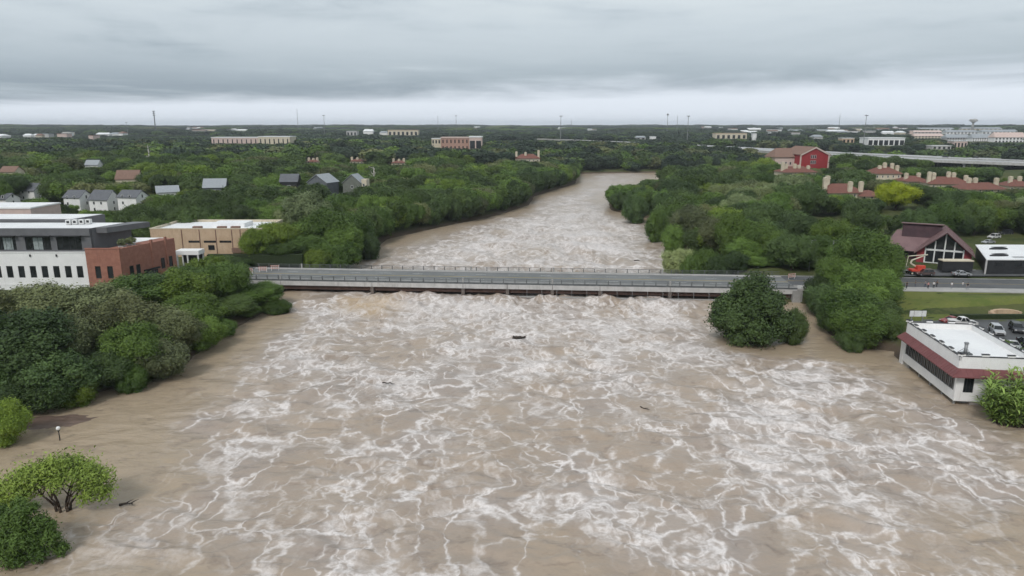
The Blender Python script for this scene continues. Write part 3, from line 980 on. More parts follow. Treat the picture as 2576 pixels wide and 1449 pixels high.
# ------------------------------------------------------------------ road beyond the bridge
for (a0, a1) in ((73.0, 420.0), (-420.0, -76.0)):
    rd = put('road', B(a0, a1, 3.8, 15.6, ROADZ - 0.3, ROADZ).mesh('road', 'asphalt'), None, BORG)
    rd.rotation_euler = (0, 0, BANG)
    tag(rd, kind='structure')
    pv = put('pavement', B(a0, a1, -0.6, 3.8, ROADZ - 0.3, ROADZ + 0.13).mesh('pavement', 'walk'), None, BORG)
    pv.rotation_euler = (0, 0, BANG)
    tag(pv, kind='structure')
    q_ = B(a0, a1, 9.6, 9.75, ROADZ, ROADZ + 0.004).mesh('road_marking', 'paint_y')
    o_ = put('road_marking', q_, rd)
    kb = put('kerb', B(a0, a1, 15.6, 15.85, ROADZ - 0.3, ROADZ + 0.14).mesh('kerb', 'concrete'), rd)
    PROT.append((2255, 2576, 668, 732, 183)) if a0 > 0 else None


# barricades that close the bridge
def barricade(label, x, y, z, rz):
    t = thing('road_barricade', label, 'barricade', (x, y, z), rz, 'barricades closing the bridge')
    for zz in (0.55, 0.95, 1.35):
        B(-1.2, 1.2, -0.03, 0.03, zz, zz + 0.22).build('board', 'barric', t)
        st = MB()
        for k_ in range(5):
            st.add([(-1.1 + k_ * 0.48, -0.034, zz), (-0.88 + k_ * 0.48, -0.034, zz), (-0.70 + k_ * 0.48, -0.034, zz + 0.22), (-0.92 + k_ * 0.48, -0.034, zz + 0.22)], [(0, 1, 2, 3)])
        st.build('stripe', 'paint_w', t)
    for s_ in (-1, 1):
        B(s_ * 1.0 - 0.05, s_ * 1.0 + 0.05, 0.03, 0.1, 0.0, 1.6).build('upright', 'frame_w', t)
        B(s_ * 1.0 - 0.06, s_ * 1.0 + 0.06, -0.7, 0.7, 0.0, 0.08).build('foot', 'steel', t)


def bl(x, y):                             # bridge frame to world
    c, s_ = math.cos(BANG), math.sin(BANG)
    return (BORG[0] + x * c - y * s_, BORG[1] + x * s_ + y * c)


for k_, (x_, y_, lb) in enumerate([(-74.5, 7.0, 'striped barricade nearest the camera at the left end of the bridge'), (-71.5, 9.4, 'striped barricade in the middle at the left end of the bridge'), (-69.0, 11.8, 'striped barricade by the far railing at the left end'),
                                   (75.0, 11.5, 'striped barricade across the far lane at the right bridge end')]):
    wx, wy = bl(x_, y_)
    barricade(lb, wx, wy, ROADZ + 0.004, 0.15 * (k_ - 1))
PROT.append((608, 655, 655, 684, 186))

# lawn between the road and the restaurant car park
def lawn_material():
    m = bpy.data.materials.new('lawn')
    m.use_nodes = True
    t = NT(m.node_tree)
    b = t.nodes['Principled BSDF']
    b.inputs['Roughness'].default_value = 0.95
    b.inputs['Specular IOR Level'].default_value = 0.1
    p = t.n('ShaderNodeNewGeometry').outputs['Position']
    c = t.mix(t.ss(t.noise(p, 0.12, 4, 0.6), 0.35, 0.65), (0.135, 0.150, 0.042), (0.090, 0.122, 0.030))
    c = t.mix(t.ss(t.noise(p, 0.9, 4, 0.7), 0.5, 0.8), c, (0.17, 0.165, 0.065))
    t.l.new(c, b.inputs['Base Color'])
    return m


M['lawn'] = lawn_material()
lx = np.arange(78, 232, 2.0)
lyk = np.linspace(0, 1, 24)
LX = np.repeat(lx[None, :], 24, 0)
LY = 148.5 * (1 - lyk[:, None]) + (near_edge(lx)[None, :] - 0.75) * lyk[:, None]
LZ = Ht(LX, LY) + 0.03 + np.random.default_rng(4).normal(size=LX.shape) * 0.03
LZ[rsd(LX, LY) < 3.5] -= 2.0
tag(put('lawn', grid_mesh('lawn', LX, LY, LZ, M['lawn'])), kind='structure')
PROT.append((2262, 2576, 735, 800, 160))
tag(put('car_park', B(88, 138, 128.6, 150.0, 2.7, 2.94).mesh('car_park', 'asphalt_d')), kind='structure')
tag(put('car_park', B(100, 192, 187.6, 250.0, 4.7, 5.02).mesh('car_park', 'asphalt')), kind='structure')
hd = MB()
hd.box(0, 22, -0.5, 0.5, -0.5, 1.0)
tag(hd.build('hedge', 'hedge'), 'long dark clipped hedge at the back of the restaurant car park', 'hedge').location = (98, 150.8, 2.9)
hd2 = MB()
hd2.box(0, 30, -0.4, 0.4, -0.6, 1.0)
tag(hd2.build('hedge', 'hedge'), 'short dark hedge on the lawn at the right edge', 'hedge').location = (122, 163.5, 3.7)

# ------------------------------------------------------------------ buildings
def window(parent, w_, h_, x, y, z, face=(0, -1), frame='frame_d', pane='glass', mull=0, depth=0.10):
    """window lying on a wall; face is the outward direction of that wall in the parent's frame"""
    key = ('win', round(w_, 2), round(h_, 2), frame, pane, mull)
    if key not in WMESH:
        f = MB()
        fw = min(0.12, w_ * 0.12)
        f.box(-w_ / 2, w_ / 2, -depth, 0.02, 0, fw).box(-w_ / 2, w_ / 2, -depth, 0.02, h_ - fw, h_)
        f.box(-w_ / 2, -w_ / 2 + fw, -depth, 0.02, fw, h_ - fw).box(w_ / 2 - fw, w_ / 2, -depth, 0.02, fw, h_ - fw)
        for k_ in range(mull):
            xm = -w_ / 2 + w_ * (k_ + 1) / (mull + 1)
            f.box(xm - 0.04, xm + 0.04, -depth * 0.8, 0.02, fw, h_ - fw)
        g_ = B(-w_ / 2 + fw * 0.8, w_ / 2 - fw * 0.8, -0.03, 0.02, fw * 0.8, h_ - fw * 0.8)
        WMESH[key] = (f.mesh('window_frame', frame), g_.mesh('pane', pane))
    fm, gm = WMESH[key]
    o_ = put('window', gm, parent, (x, y, z))
    o_.rotation_euler = (0, 0, math.atan2(face[0], -face[1]))
    put('window_frame', fm, o_)
    return o_


WMESH = {}


def wall_openings(mb, x0, x1, y0, y1, z0, z1, holes):
    """wall slab from x0 to x1 with one row of openings (xa, xb, za, zb)"""
    holes = sorted(holes)
    cur = x0
    for xa, xb, za, zb in holes:
        if xa > cur:
            mb.box(cur, xa, y0, y1, z0, z1)
        if za > z0:
            mb.box(xa, xb, y0, y1, z0, za)
        if zb < z1:
            mb.box(xa, xb, y0, y1, zb, z1)
        cur = xb
    if cur < x1:
        mb.box(cur, x1, y0, y1, z0, z1)
    return mb


def recess(parent, xa, xb, za, zb, y, pane='glass', frame='frame_d', mull=1):
    """window set back inside an opening of a wall whose outer face is at y"""
    g_ = B(xa, xb, y + 0.16, y + 0.2, za, zb).build('window', pane, parent)
    f = MB()
    f.box(xa, xb, y + 0.10, y + 0.158, za, za + 0.08).box(xa, xb, y + 0.10, y + 0.158, zb - 0.08, zb)
    f.box(xa, xa + 0.08, y + 0.10, y + 0.158, za + 0.08, zb - 0.08).box(xb - 0.08, xb, y + 0.10, y + 0.158, za + 0.08, zb - 0.08)
    for k_ in range(mull):
        xm = xa + (xb - xa) * (k_ + 1) / (mull + 1)
        f.box(xm - 0.04, xm + 0.04, y + 0.10, y + 0.158, za + 0.08, zb - 0.08)
    f.build('window_frame', frame, g_)
    return g_


# ---- white and brick block at the left
t = thing('office_building', 'white and grey flat roofed building with a brick corner, left edge', 'building', (0, 170, 0))
SK = 0.315                                   # the street side runs back at this slope


def sx(y):
    return SK * y


wl = MB()
wins = [(-152 + 2.9 * k_ + 0.62, -152 + 2.9 * k_ + 2.18, 8.1, 11.05) for k_ in range(16)]
wall_openings(wl, -152.4, -104.6, 0.0, 0.5, 2.0, 14.4, wins)
wl.prism([(-152.4, 0.5), (-104.6, 0.5), (-104.6 + sx(24), 24), (-152.4 + sx(24), 24)], 2.0, 14.36)
wl.build('wall', 'white', t)
for (xa, xb, za, zb) in wins:
    recess(t, xa, xb, za, zb, 0.0, mull=0)
B(-152.6, -104.6, -0.12, 0.3, 14.4, 14.62).build('cornice', 'white', t)
B(-152.4, -104.62, -0.06, -0.002, 6.2, 6.5).build('string_course', 'white', t)
for xx in (-150.3, -146.5, -133, -119, -112.5):
    B(xx, xx + 0.35, -0.18, -0.122, 13.4, 14.0).build('wall_lamp', 'black', t)
# grey upper storey
up_ = MB()
gw = [(-151.0, -146.4, 14.9, 18.4), (-143.2, -138.6, 14.9, 18.4), (-135.4, -131.1, 14.9, 18.4), (-127.6, -122.5, 14.9, 18.4), (-120.2, -113.9, 14.9, 18.4), (-112.4, -106.3, 14.9, 18.4)]
wall_openings(up_, -152.2, -103.9, 0.9, 1.4, 14.36, 20.3, gw)
up_.prism([(-152.2, 1.4), (-103.9, 1.4), (-103.9 + sx(11), 12.4), (-152.2 + sx(11), 12.4)], 14.37, 18.9)
up_.build('upper_storey', 'grey_panel', t)
B(-152.3, -103.8, 0.5, 0.898, 18.5, 20.32).build('fascia', 'grey_panel', t)
for i_, (xa, xb, za, zb) in enumerate(gw):
    recess(t, xa, xb, za, zb, 0.9, mull=3)
    if i_ in (3, 4):
        B(xa + 1.9, xa + 4.2, 1.02, 1.055, 15.0, 18.0).build('curtain', 'curtain', t)
    B(xa - 0.5, xb + 0.5, -0.3, 0.498, 18.42, 18.6).build('canopy', 'frame_d', t)
pr = MB()
pr.prism([(-103.9, 1.4), (-103.7, 1.4), (-103.7 + sx(11.3), 12.7), (-103.9 + sx(11.3), 12.7)], 14.6, 20.3)
pr.build('side_wall', 'grey_panel', t)
ov = MB()
ov.prism([(-103.7 + sx(1.2), 2.6), (-101.0 + sx(1.2), 2.6), (-99.2 + sx(12), 13.4), (-103.7 + sx(12), 13.4)], 18.9, 20.28)
ov.build('roof_overhang', 'grey_panel', t)
rf = MB()
rf.prism([(-152.1, 1.41), (-103.95, 1.41), (-103.95 + sx(11), 12.4), (-152.1 + sx(11), 12.4)], 18.9, 20.15)
rf.build('roof', 'white_roof', t)
rb = MB()
rb.prism([(-152 + sx(13), 13.5), (-119.5 + sx(13), 13.5), (-121 + sx(24), 24.5), (-152 + sx(24), 24.5)], 14.2, 20.9)
rear = rb.build('rear_wing', 'grey_panel', t)
rb = MB()
rb.prism([(-151.6 + sx(13), 13.9), (-119.9 + sx(13), 13.9), (-121.4 + sx(24), 24.1), (-151.6 + sx(24), 24.1)], 20.9, 20.98)
rb.build('rear_roof', 'white_roof', rear)
# brick corner
bw = MB()
bwins = [(-103.0, -101.6, 8.0, 11.1), (-100.0, -98.6, 8.0, 11.1)]
wall_openings(bw, -104.9, -96.5, -0.5, 0.0, 2.0, 15.4, bwins)
bw.prism([(-104.9, 0.0), (-96.5, 0.0), (-96.5 + sx(17), 17.0), (-100.5 + sx(17), 17.0), (-100.5 + sx(0.6), 0.6), (-104.9, 0.6)], 2.0, 15.35)
br_w = bw.build('brick_wall', 'brick', t)
for h_ in bwins:
    recess(br_w, *h_, -0.5, mull=0)
cp = MB()
cp.box(-105.0, -96.4, -0.62, 0.0, 15.402, 15.6)
cp.build('coping', 'brick', br_w)
dd = Vector((SK, 1, 0)).normalized()
nn_ = Vector((1, -SK, 0)).normalized()
for yy, w_, z0_, h_ in ((2.6, 1.2, 8.0, 2.6), (4.6, 1.2, 8.0, 2.6), (8.5, 4.2, 4.6, 3.6), (12.4, 1.2, 8.0, 2.8), (15.0, 1.2, 8.0, 2.8)):
    x_ = -96.5 + sx(yy)
    o_ = window(br_w, w_, h_, x_, yy, z0_, (nn_.x, nn_.y), 'frame_d', 'glass')
bd = MB()
bd.prism([(-96.5 + sx(6.2), 6.2), (-96.1 + sx(6.2), 6.2), (-96.1 + sx(11), 11), (-96.5 + sx(11), 11)], 8.4, 8.8)
bd.build('door_canopy', 'frame_d', br_w)
pl = MB()
for yy in (9.0, 13.6):
    pl.prism([(-96.6 + sx(yy), yy), (-96.2 + sx(yy), yy), (-96.2 + sx(yy + 0.5), yy + 0.5), (-96.6 + sx(yy + 0.5), yy + 0.5)], 8.9, 16.2)
pl.build('pilaster', 'brick', br_w)
# rooftop units
for k_ in range(4):
    x_ = -113.5 + 1.45 * k_
    u_ = thing('roof_unit', ['white rooftop unit at the left end of the row of four', 'white rooftop unit second from the left in the row of four', 'white rooftop unit third from the left in the row of four', 'white rooftop unit at the right end of the row of four'][k_], 'roof unit', (x_, 178.5 + 0.4 * k_, 20.15), 0, 'units on the white roof')
    B(-0.6, 0.6, -0.5, 0.5, 0.15, 1.3).build('casing', 'frame_w', u_)
    B(-0.35, 0.35, -0.53, -0.502, 0.45, 1.05).build('grille', 'frame_d', u_)
    B(-0.5, 0.5, -0.4, 0.4, 0.0, 0.15).build('base', 'steel', u_)
PROT.append((-50, 450, 555, 712, 168))
# planters on the terrace behind the brick parapet
for k_, (yy, r_) in enumerate(((3.0, 1.1), (5.8, 1.3))):
    V_, F_, T_, _a, _b = crown_np(seed=900 + k_, nl=8, nleaf=900, ls=0.10, zlo=0.0, lob=(0.2, 0.3))
    me = np_mesh('terrace_shrub', V_ * np.array([2 * r_, 2 * r_, 1.8]), F_, LEAF['olive'])
    a_ = me.attributes.new('tone', 'FLOAT', 'FACE'); a_.data.foreach_set('value', T_.astype(np.float32))
    u_ = thing('terrace_shrub', ['smaller grey green shrub nearer the corner of the brick parapet', 'larger grey green shrub farther back on the brick parapet'][k_], 'shrub', (-98.5 + sx(yy), 170 + yy, 15.35), 0, 'shrubs on the brick terrace')
    put('foliage', me, u_, (0, 0, 0.25))
    B(-0.7, 0.7, -0.7, 0.7, 0, 0.35).build('planter', 'concrete', u_)

# ---- pale pink block behind, cut by the left edge
t = thing('pink_building', 'pale pink flat roofed block behind the grey upper storey', 'building', (-158, 207, 5))
B(-14, 15.5, 0, 14, -2, 15.9).build('wall', 'pink', t)
B(-14.2, 15.7, -0.2, 14.2, 15.9, 16.3).build('coping', 'white', t)
B(-13.7, 15.2, 0.3, 13.7, 16.3, 16.34).build('roof', 'white_roof', t)
for k_ in range(6):
    window(t, 1.4, 1.8, -11 + 4.6 * k_, 0, 10.5)

# ---- tan warehouse
t = thing('tan_building', 'tan stucco building with white roof and dark slot windows by the bridge', 'building', (-93.5, 212, 6))
tw = MB()
slots = [(-5.6, -1.9, 3.9, 4.6), (-0.9, 2.9, 3.9, 4.6), (3.9, 7.6, 3.9, 4.6)]
wall_openings(tw, -17.0, 17.0, 0, 0.4, -2, 8.2, slots)
tw.box(-17, 17, 0.4, 20, -2, 7.6)
tw.build('wall', 'tan', t)
for s_ in slots:
    recess(t, *s_, 0, mull=2)
rw = B(-16.6, 16.6, 0.41, 19.6, 7.6, 7.72).build('roof', 'white_roof', t)
mo = MB()
mo.box(-1.0, 9.5, 6.5, 14, 7.72, 9.0)
mo.build('roof_monitor', 'white_roof', rw)
B(-17.1, 17.1, -0.1, 0.4, 8.202, 8.4).build('coping', 'cream', t)
B(16.6, 17.1, 0.4, 20.1, 7.6, 8.4).build('coping', 'cream', t)
B(-17.1, -16.6, 0.4, 20.1, 7.6, 8.4).build('coping', 'cream', t)
B(-17.1, 17.1, 20.0, 20.4, 7.0, 8.4).build('coping', 'cream', t)
for xa in (-4.5, 3.0, 7.2):
    B(xa, xa + 2.6, 1.2, 2.6, 7.72, 8.75).build('roof_vent', 'shingle_b', rw)
window(t, 1.9, 1.5, 1.3, 0, 1.7)
window(t, 1.6, 2.4, 12.6, 0, 2.6)
for xa in (-7.4, -2.0, 3.0, 7.9, 10.5):
    B(xa - 0.1, xa + 0.1, -0.16, -0.002, 0, 8.0).build('downpipe', 'shingle_b', t)
B(7.8, 12.0, -0.9, -0.002, 1.0, 2.4).build('porch', 'shingle_b', t)
PROT.append((390, 655, 560, 638, 205))
t = thing('carport', 'white flat canopy on posts beside the tan building', 'carport', (-93.6, 200.5, 5.6))
B(-3.4, 3.4, -2, 2, 3.0, 4.2).build('canopy', 'white', t)
pm = B(-0.18, 0.18, -0.18, 0.18, -1, 3.0).mesh('post', 'frame_w')
share('post', pm, t, [(-3, -1.7, 0), (0, -1.7, 0), (3, -1.7, 0), (-3, 1.7, 0), (3, 1.7, 0)])
B(-3.2, 3.2, 1.75, 1.95, 0, 2.9).build('back_wall', 'charcoal', t)
PROT.append((446, 505, 622, 668, 196))
tag(put('boundary_hedge', B(-14, 14, -0.8, 0.8, -1, 2.2).mesh('boundary_hedge', 'hedge'), None, (-76, 204, 5.6)), 'dark hedge in front of the tan building', 'hedge')


# ---- pitched houses
def house(name, label, cat, x, y, z, w_, d_, hw, hr, rz=0.0, wall='white', roof='shingle', wins=(), group=None, chim=False, cellar=4.0, trim='frame_w', over=0.45, door=None):
    """ridge along local x; gables at +-w/2, eaves at +-d/2"""
    t_ = thing(name, label, cat, (x, y, z), rz, group)
    m_ = MB()
    a_, b_ = w_ / 2, d_ / 2
    m_.add([(-a_, -b_, -cellar), (a_, -b_, -cellar), (a_, b_, -cellar), (-a_, b_, -cellar), (-a_, -b_, hw), (a_, -b_, hw), (a_, b_, hw), (-a_, b_, hw), (-a_, 0, hw + hr), (a_, 0, hw + hr)],
           [(0, 1, 5, 4), (2, 3, 7, 6), (1, 2, 6, 9, 5), (3, 0, 4, 8, 7), (3, 2, 1, 0)])
    m_.build('wall', wall, t_)
    sl_ = hr / b_
    r_ = MB()
    th = 0.18
    for s_ in (-1, 1):
        e0, e1 = s_ * (b_ + over), hw - sl_ * over
        r_.add([(-a_ - over, e0, e1 + 0.02), (a_ + over, e0, e1 + 0.02), (a_ + over, 0, hw + hr + 0.02), (-a_ - over, 0, hw + hr + 0.02),
                (-a_ - over, e0, e1 + th), (a_ + over, e0, e1 + th), (a_ + over, 0, hw + hr + th + 0.06), (-a_ - over, 0, hw + hr + th + 0.06)],
               [(0, 1, 2, 3), (4, 7, 6, 5), (0, 4, 5, 1), (1, 5, 6, 2), (3, 2, 6, 7), (0, 3, 7, 4)] if s_ > 0 else [(3, 2, 1, 0), (4, 5, 6, 7), (1, 5, 4, 0), (2, 6, 5, 1), (7, 6, 2, 3), (4, 7, 3, 0)])
    ro = r_.build('roof', roof, t_)
    for (side, pos, zz, ww, hh) in wins:
        if side == 'f': window(t_, ww, hh, pos, -b_, zz, (0, -1), trim)
        if side == 'r': window(t_, ww, hh, a_, pos, zz, (1, 0), trim)
        if side == 'l': window(t_, ww, hh, -a_, pos, zz, (-1, 0), trim)
    if door is not None:
        B(door - 0.5, door + 0.5, -b_ - 0.06, -b_ - 0.002, 0, 2.1).build('door', 'slate_w', t_)
    if chim:
        B(a_ * 0.4, a_ * 0.4 + 0.9, 0.4, 1.2, hw + hr * 0.4, hw + hr + 1.1).build('chimney', 'brick', ro)
    return t_


def hp(u0, u1, vtop, vbot, Yd):
    a_, b_ = PY(u0, vbot, Yd), PY(u1, vbot, Yd)
    c_ = PY(u0, vtop, Yd)
    PROT.append((u0 - 2, u1 + 2, vtop, vbot - (vbot - vtop) * 0.36, Yd))
    return (a_.x + b_.x) / 2, Yd, a_.z, (b_.x - a_.x), c_.z - a_.z


W2 = [('f', -2.0, 3.6, 1.0, 1.4), ('f', 1.5, 3.6, 1.0, 1.4), ('f', -2.0, 0.9, 1.0, 1.4), ('r', 0.0, 3.5, 1.0, 1.5), ('r', 0.0, 0.8, 1.0, 1.5)]
WR = 'white cottages in the row behind the tan building'
for (u0, u1, vt, vb, lb, rz) in [(222, 286, 481, 536, 'tall white gabled house with grey roof, second from the right in its row', -0.18), (292, 358, 481, 520, 'white gabled house with grey roof at the right end of its row', -0.18),
                                 (158, 214, 481, 522, 'white house with greenish grey roof, third from the right in its row', -0.15), (45, 102, 463, 506, 'white house with dark roof far left, above the tan roofs', -0.2), (-14, 24, 489, 520, 'white house cut by the left edge', -0.1)]:
    x_, y_, z_, w_, h_ = hp(u0, u1, vt, vb, 302 if vt > 470 else 335)
    PROT[-1] = (u0 - 2, u1 + 2, vt, vb - 8, PROT[-1][4])
    house('white_house', lb, 'house', x_, y_ + 4, z_, w_ * 0.80, 8.0, h_ * 0.62, h_ * 0.38, rz, 'white', 'shingle', W2, WR)
x_, y_, z_, w_, h_ = hp(381, 440, 470, 500, 335)
house('white_house', 'low white house whose gable end faces left of the dark trees', 'house', x_, y_ + 5, z_, w_ * 0.85, 7.5, h_ * 0.55, h_ * 0.45, 0.5, 'white', 'shingle_l', [('l', 0, 1.0, 1.1, 1.4), ('f', 0, 1.0, 1.2, 1.3)])
x_, y_, z_, w_, h_ = hp(508, 560, 452, 490, 345)
house('grey_house', 'house with pale blue grey roof half hidden among trees', 'house', x_, y_ + 5, z_, w_, 8, h_ * 0.5, h_ * 0.5, 0.2, 'slate_w', 'shingle_l', [('f', 0, 1.0, 1.2, 1.3)])
x_, y_, z_, w_, h_ = hp(290, 342, 430, 470, 392)
house('brown_roof_house', 'house with pinkish brown roof among trees left of centre', 'house', x_, y_ + 5, z_, w_, 9, h_ * 0.5, h_ * 0.5, 0.15, 'cream', 'shingle_b', [('r', 0, 1.0, 1.2, 1.3), ('f', 1, 1.0, 1.2, 1.3)])
x_, y_, z_, w_, h_ = hp(212, 242, 404, 428, 480)
house('white_house', 'small white house far off above the brown roof house', 'house', x_, y_ + 5, z_, w_, 8, h_ * 0.55, h_ * 0.45, 0.1, 'white', 'shingle_l', [('f', 0, 1.0, 1.2, 1.3)])
x_, y_, z_, w_, h_ = hp(0, 34, 420, 445, 420)
house('tan_house', 'tan roofed house at the left edge above the white houses', 'house', x_, y_ + 5, z_, w_ * 1.1, 9, h_ * 0.5, h_ * 0.5, 0.0, 'cream', 'shingle_b', [('f', 0, 1.0, 1.2, 1.3)])
# the three houses on the wooded bluff
x_, y_, z_, w_, h_ = hp(704, 746, 440, 492, 345)
PROT[-1] = (PROT[-1][0] + 4, PROT[-1][1] - 2, PROT[-1][2], PROT[-1][2] + (PROT[-1][3] - PROT[-1][2]) * 0.72, PROT[-1][4])
t = house('dark_house', 'dark timber house with porch, left of the three on the bluff', 'house', x_, y_ + 5, z_, w_, 9, h_ * 0.68, h_ * 0.32, 0.1, 'charcoal', 'shingle', [('f', 0, 3.6, 1.6, 1.4), ('f', -2, 1.0, 1.2, 1.8)])
B(-w_ / 2, w_ / 2, -6.5, -4.6, 2.3, 2.5).build('porch_roof', 'shingle', t)
pm = B(-0.12, 0.12, -0.12, 0.12, -3, 2.3).mesh('porch_post', 'frame_w')
share('porch_post', pm, t, [(-w_ / 2 + 0.4, -6.3, 0), (-w_ / 2 + 1.3, -6.3, 0), (w_ / 2 - 0.4, -6.3, 0)])
x_, y_, z_, w_, h_ = hp(776, 838, 440, 482, 340)
PROT[-1] = (PROT[-1][0] + 4, PROT[-1][1] - 2, PROT[-1][2], PROT[-1][2] + (PROT[-1][3] - PROT[-1][2]) * 0.72, PROT[-1][4])
house('grey_house', 'slate blue gabled house with pale metal roof, middle of three on the bluff', 'house', x_, y_ + 5, z_, 10, w_ * 0.92, h_ * 0.55, h_ * 0.45, math.pi / 2 - 0.35, 'slate_w', 'shingle_l',
      [('l', -1.6, 0.6, 0.7, 2.4), ('l', 0.8, 0.6, 0.7, 2.6), ('l', 2.4, 0.6, 0.7, 2.4), ('l', -3.0, 0.6, 0.7, 2.2)])
x_, y_, z_, w_, h_ = hp(866, 926, 440, 480, 345)
PROT[-1] = (PROT[-1][0] + 4, PROT[-1][1] - 2, PROT[-1][2], PROT[-1][2] + (PROT[-1][3] - PROT[-1][2]) * 0.72, PROT[-1][4])
t = house('olive_house', 'grey green gabled house with cream wing, right of three on the bluff', 'house', x_ - 1.5, y_ + 5, z_, 9, w_ * 0.80, h_ * 0.5, h_ * 0.5, math.pi / 2 - 0.12, 'olive_s', 'shingle_l', [('l', 0.0, 1.2, 1.2, 1.4), ('l', -2.6, 1.2, 1.0, 1.2)])
cw = MB()
cw.box(-4.0, 0.5, -w_ * 0.62, -w_ * 0.40 - 0.01, -3, h_ * 0.72)
wing = cw.build('cream_wing', 'cream', t)
window(wing, 1.0, 1.3, -4.0, -w_ * 0.5, 2.2, (-1, 0), 'frame_w')


# ---- red tiled houses with cream chimney towers
def villa(label, u0, u1, vtop, vbot, Yd, chims, rz=0.0, wall_show=0.35, group='red tiled houses on the right bank', name='tile_roof_house'):
    x_, y_, z_, w_, h_ = hp(u0, u1, vtop, vbot, Yd)
    PROT[-1] = (u0 - 2, u1 + 2, vtop, vbot - (vbot - vtop) * 0.14, Yd)
    t_ = thing(name, label, 'house', (x_, y_ + 6, z_), rz, group)
    a_, b_ = w_ / 2, 6.5
    hw = h_ * wall_show
    hr = h_ * 0.36
    B(-a_, a_, -b_, b_, -6, hw).build('wall', 'cream', t_)
    r_ = MB()
    e = 0.7
    hy = min(a_ * 0.75, 6.0)
    r_.add([(-a_ - e, -b_ - e, hw - 0.02), (a_ + e, -b_ - e, hw - 0.02), (a_ + e, b_ + e, hw - 0.02), (-a_ - e, b_ + e, hw - 0.02), (-a_ + hy, 0, hw + hr), (a_ - hy, 0, hw + hr)],
           [(0, 1, 5, 4), (1, 2, 5), (2, 3, 4, 5), (3, 0, 4), (3, 2, 1, 0)])
    ro = r_.build('roof', 'tile', t_)
    ea = MB()
    ea.box(-a_ - e, a_ + e, -b_ - e - 0.05, -b_ - e + 0.1, hw - 0.3, hw - 0.03)
    ea.build('fascia', 'shingle_b', ro)
    n = max(2, int(w_ / 3.2))
    for k_ in range(n):
        window(t_, 1.0, 1.5, -a_ + w_ * (k_ + 0.5) / n, -b_, max(hw - 2.6, 0.3), (0, -1), 'frame_w')
    for (fx, yy, hh) in chims:
        c_ = MB()
        xx = -a_ + fx * w_
        zb = hw + 0.2
        zt = max(h_ * hh * 0.86, zb + 1.5)
        c_.box(xx - 0.95, xx + 0.95, yy - 0.7, yy + 0.7, zb, zt)
        c_.box(xx - 1.15, xx + 1.15, yy - 0.9, yy + 0.9, zt - 1.2, zt - 0.95)
        co = c_.build('chimney', 'cream', ro)
        ca = MB()
        ca.add([(xx - 1.05, yy - 0.9, zt + 0.01), (xx + 1.05, yy - 0.9, zt + 0.01), (xx + 1.05, yy + 0.9, zt + 0.01), (xx - 1.05, yy + 0.9, zt + 0.01), (xx, yy, zt + 0.35)], [(3, 2, 1, 0), (0, 1, 4), (1, 2, 4), (2, 3, 4), (3, 0, 4)])
        ca.build('chimney_cap', 'cream', co)
        B(xx - 0.3, xx + 0.3, yy - 0.63, yy - 0.602, zt - 0.55, zt - 0.15).build('vent', 'frame_d', co)
    return t_


villa('red tiled house with two tall cream towers behind the dark wood', 2070, 2172, 440, 497, 345, [(0.05, -3, 1.0), (0.22, 1, 1.05), (0.62, -6.0, 0.80), (0.9, -6.0, 0.80)], 0.1, 0.22)
villa('low brown red roof to the left of the yellow green tree', 2168, 2222, 470, 503, 342, [], -0.1, 0.3)
villa('red tiled house with windows under its eaves and four chimneys, right of the barn', 2196, 2264, 409, 456, 440, [(0.3, -2, 0.95), (0.52, -1, 1.12), (0.8, -1, 1.08), (0.97, -2, 0.95)], 0.05, 0.42)
villa('red tiled house with paired chimneys left of the rightmost red roof', 2345, 2440, 428, 474, 405, [(0.03, -2, 1.0), (0.14, -2, 0.95), (0.55, 0, 1.0), (0.68, 0, 0.95), (0.95, -2, 0.8)], -0.12, 0.25)
villa('rightmost red tiled house, above the bright trees', 2420, 2532, 445, 486, 372, [(0.27, 0, 1.02), (0.42, 0, 1.02), (0.93, 0, 1.0)], 0.08, 0.25)
villa('red tiled house below the red barn with a row of cream chimneys', 1965, 2052, 405, 442, 470, [(0.05, -2, 1.05), (0.15, -2, 0.9), (0.42, -2, 0.9), (0.55, -2, 0.8), (0.82, -3, 0.75)], 0.15, 0.25)
villa('red tiled house between the yellow green tree and the paired chimneys', 2275, 2335, 432, 466, 425, [(0.15, -2, 1.0), (0.75, -1, 1.0)], 0.1, 0.3)
villa('red tiled house cut by the right edge above the bright trees', 2540, 2600, 440, 480, 400, [(0.2, -2, 1.0), (0.6, -1, 1.0)], -0.1, 0.3)
villa('small red tiled house with cream chimneys beyond the left bank wood', 1296, 1358, 378, 407, 640, [(0.05, -2, 1.0), (0.42, -2, 0.95), (0.95, -2, 1.15)], 0, 0.3, None)
for (u0, u1, vt, vb, Yd, lb) in [(772, 800, 398, 412, 650, 'cream chimneyed house far behind the bluff, left one'), (880, 915, 396, 412, 660, 'cream chimneyed house far behind the bluff, middle one'), (985, 1020, 400, 416, 640, 'cream chimneyed house far behind the bluff, right one')]:
    villa(lb, u0, u1, vt, vb, Yd, [(0.1, -2, 1.2), (0.5, -2, 1.1), (0.85, -2, 1.25)], 0, 0.4, 'cream chimneyed houses beyond the left wood')

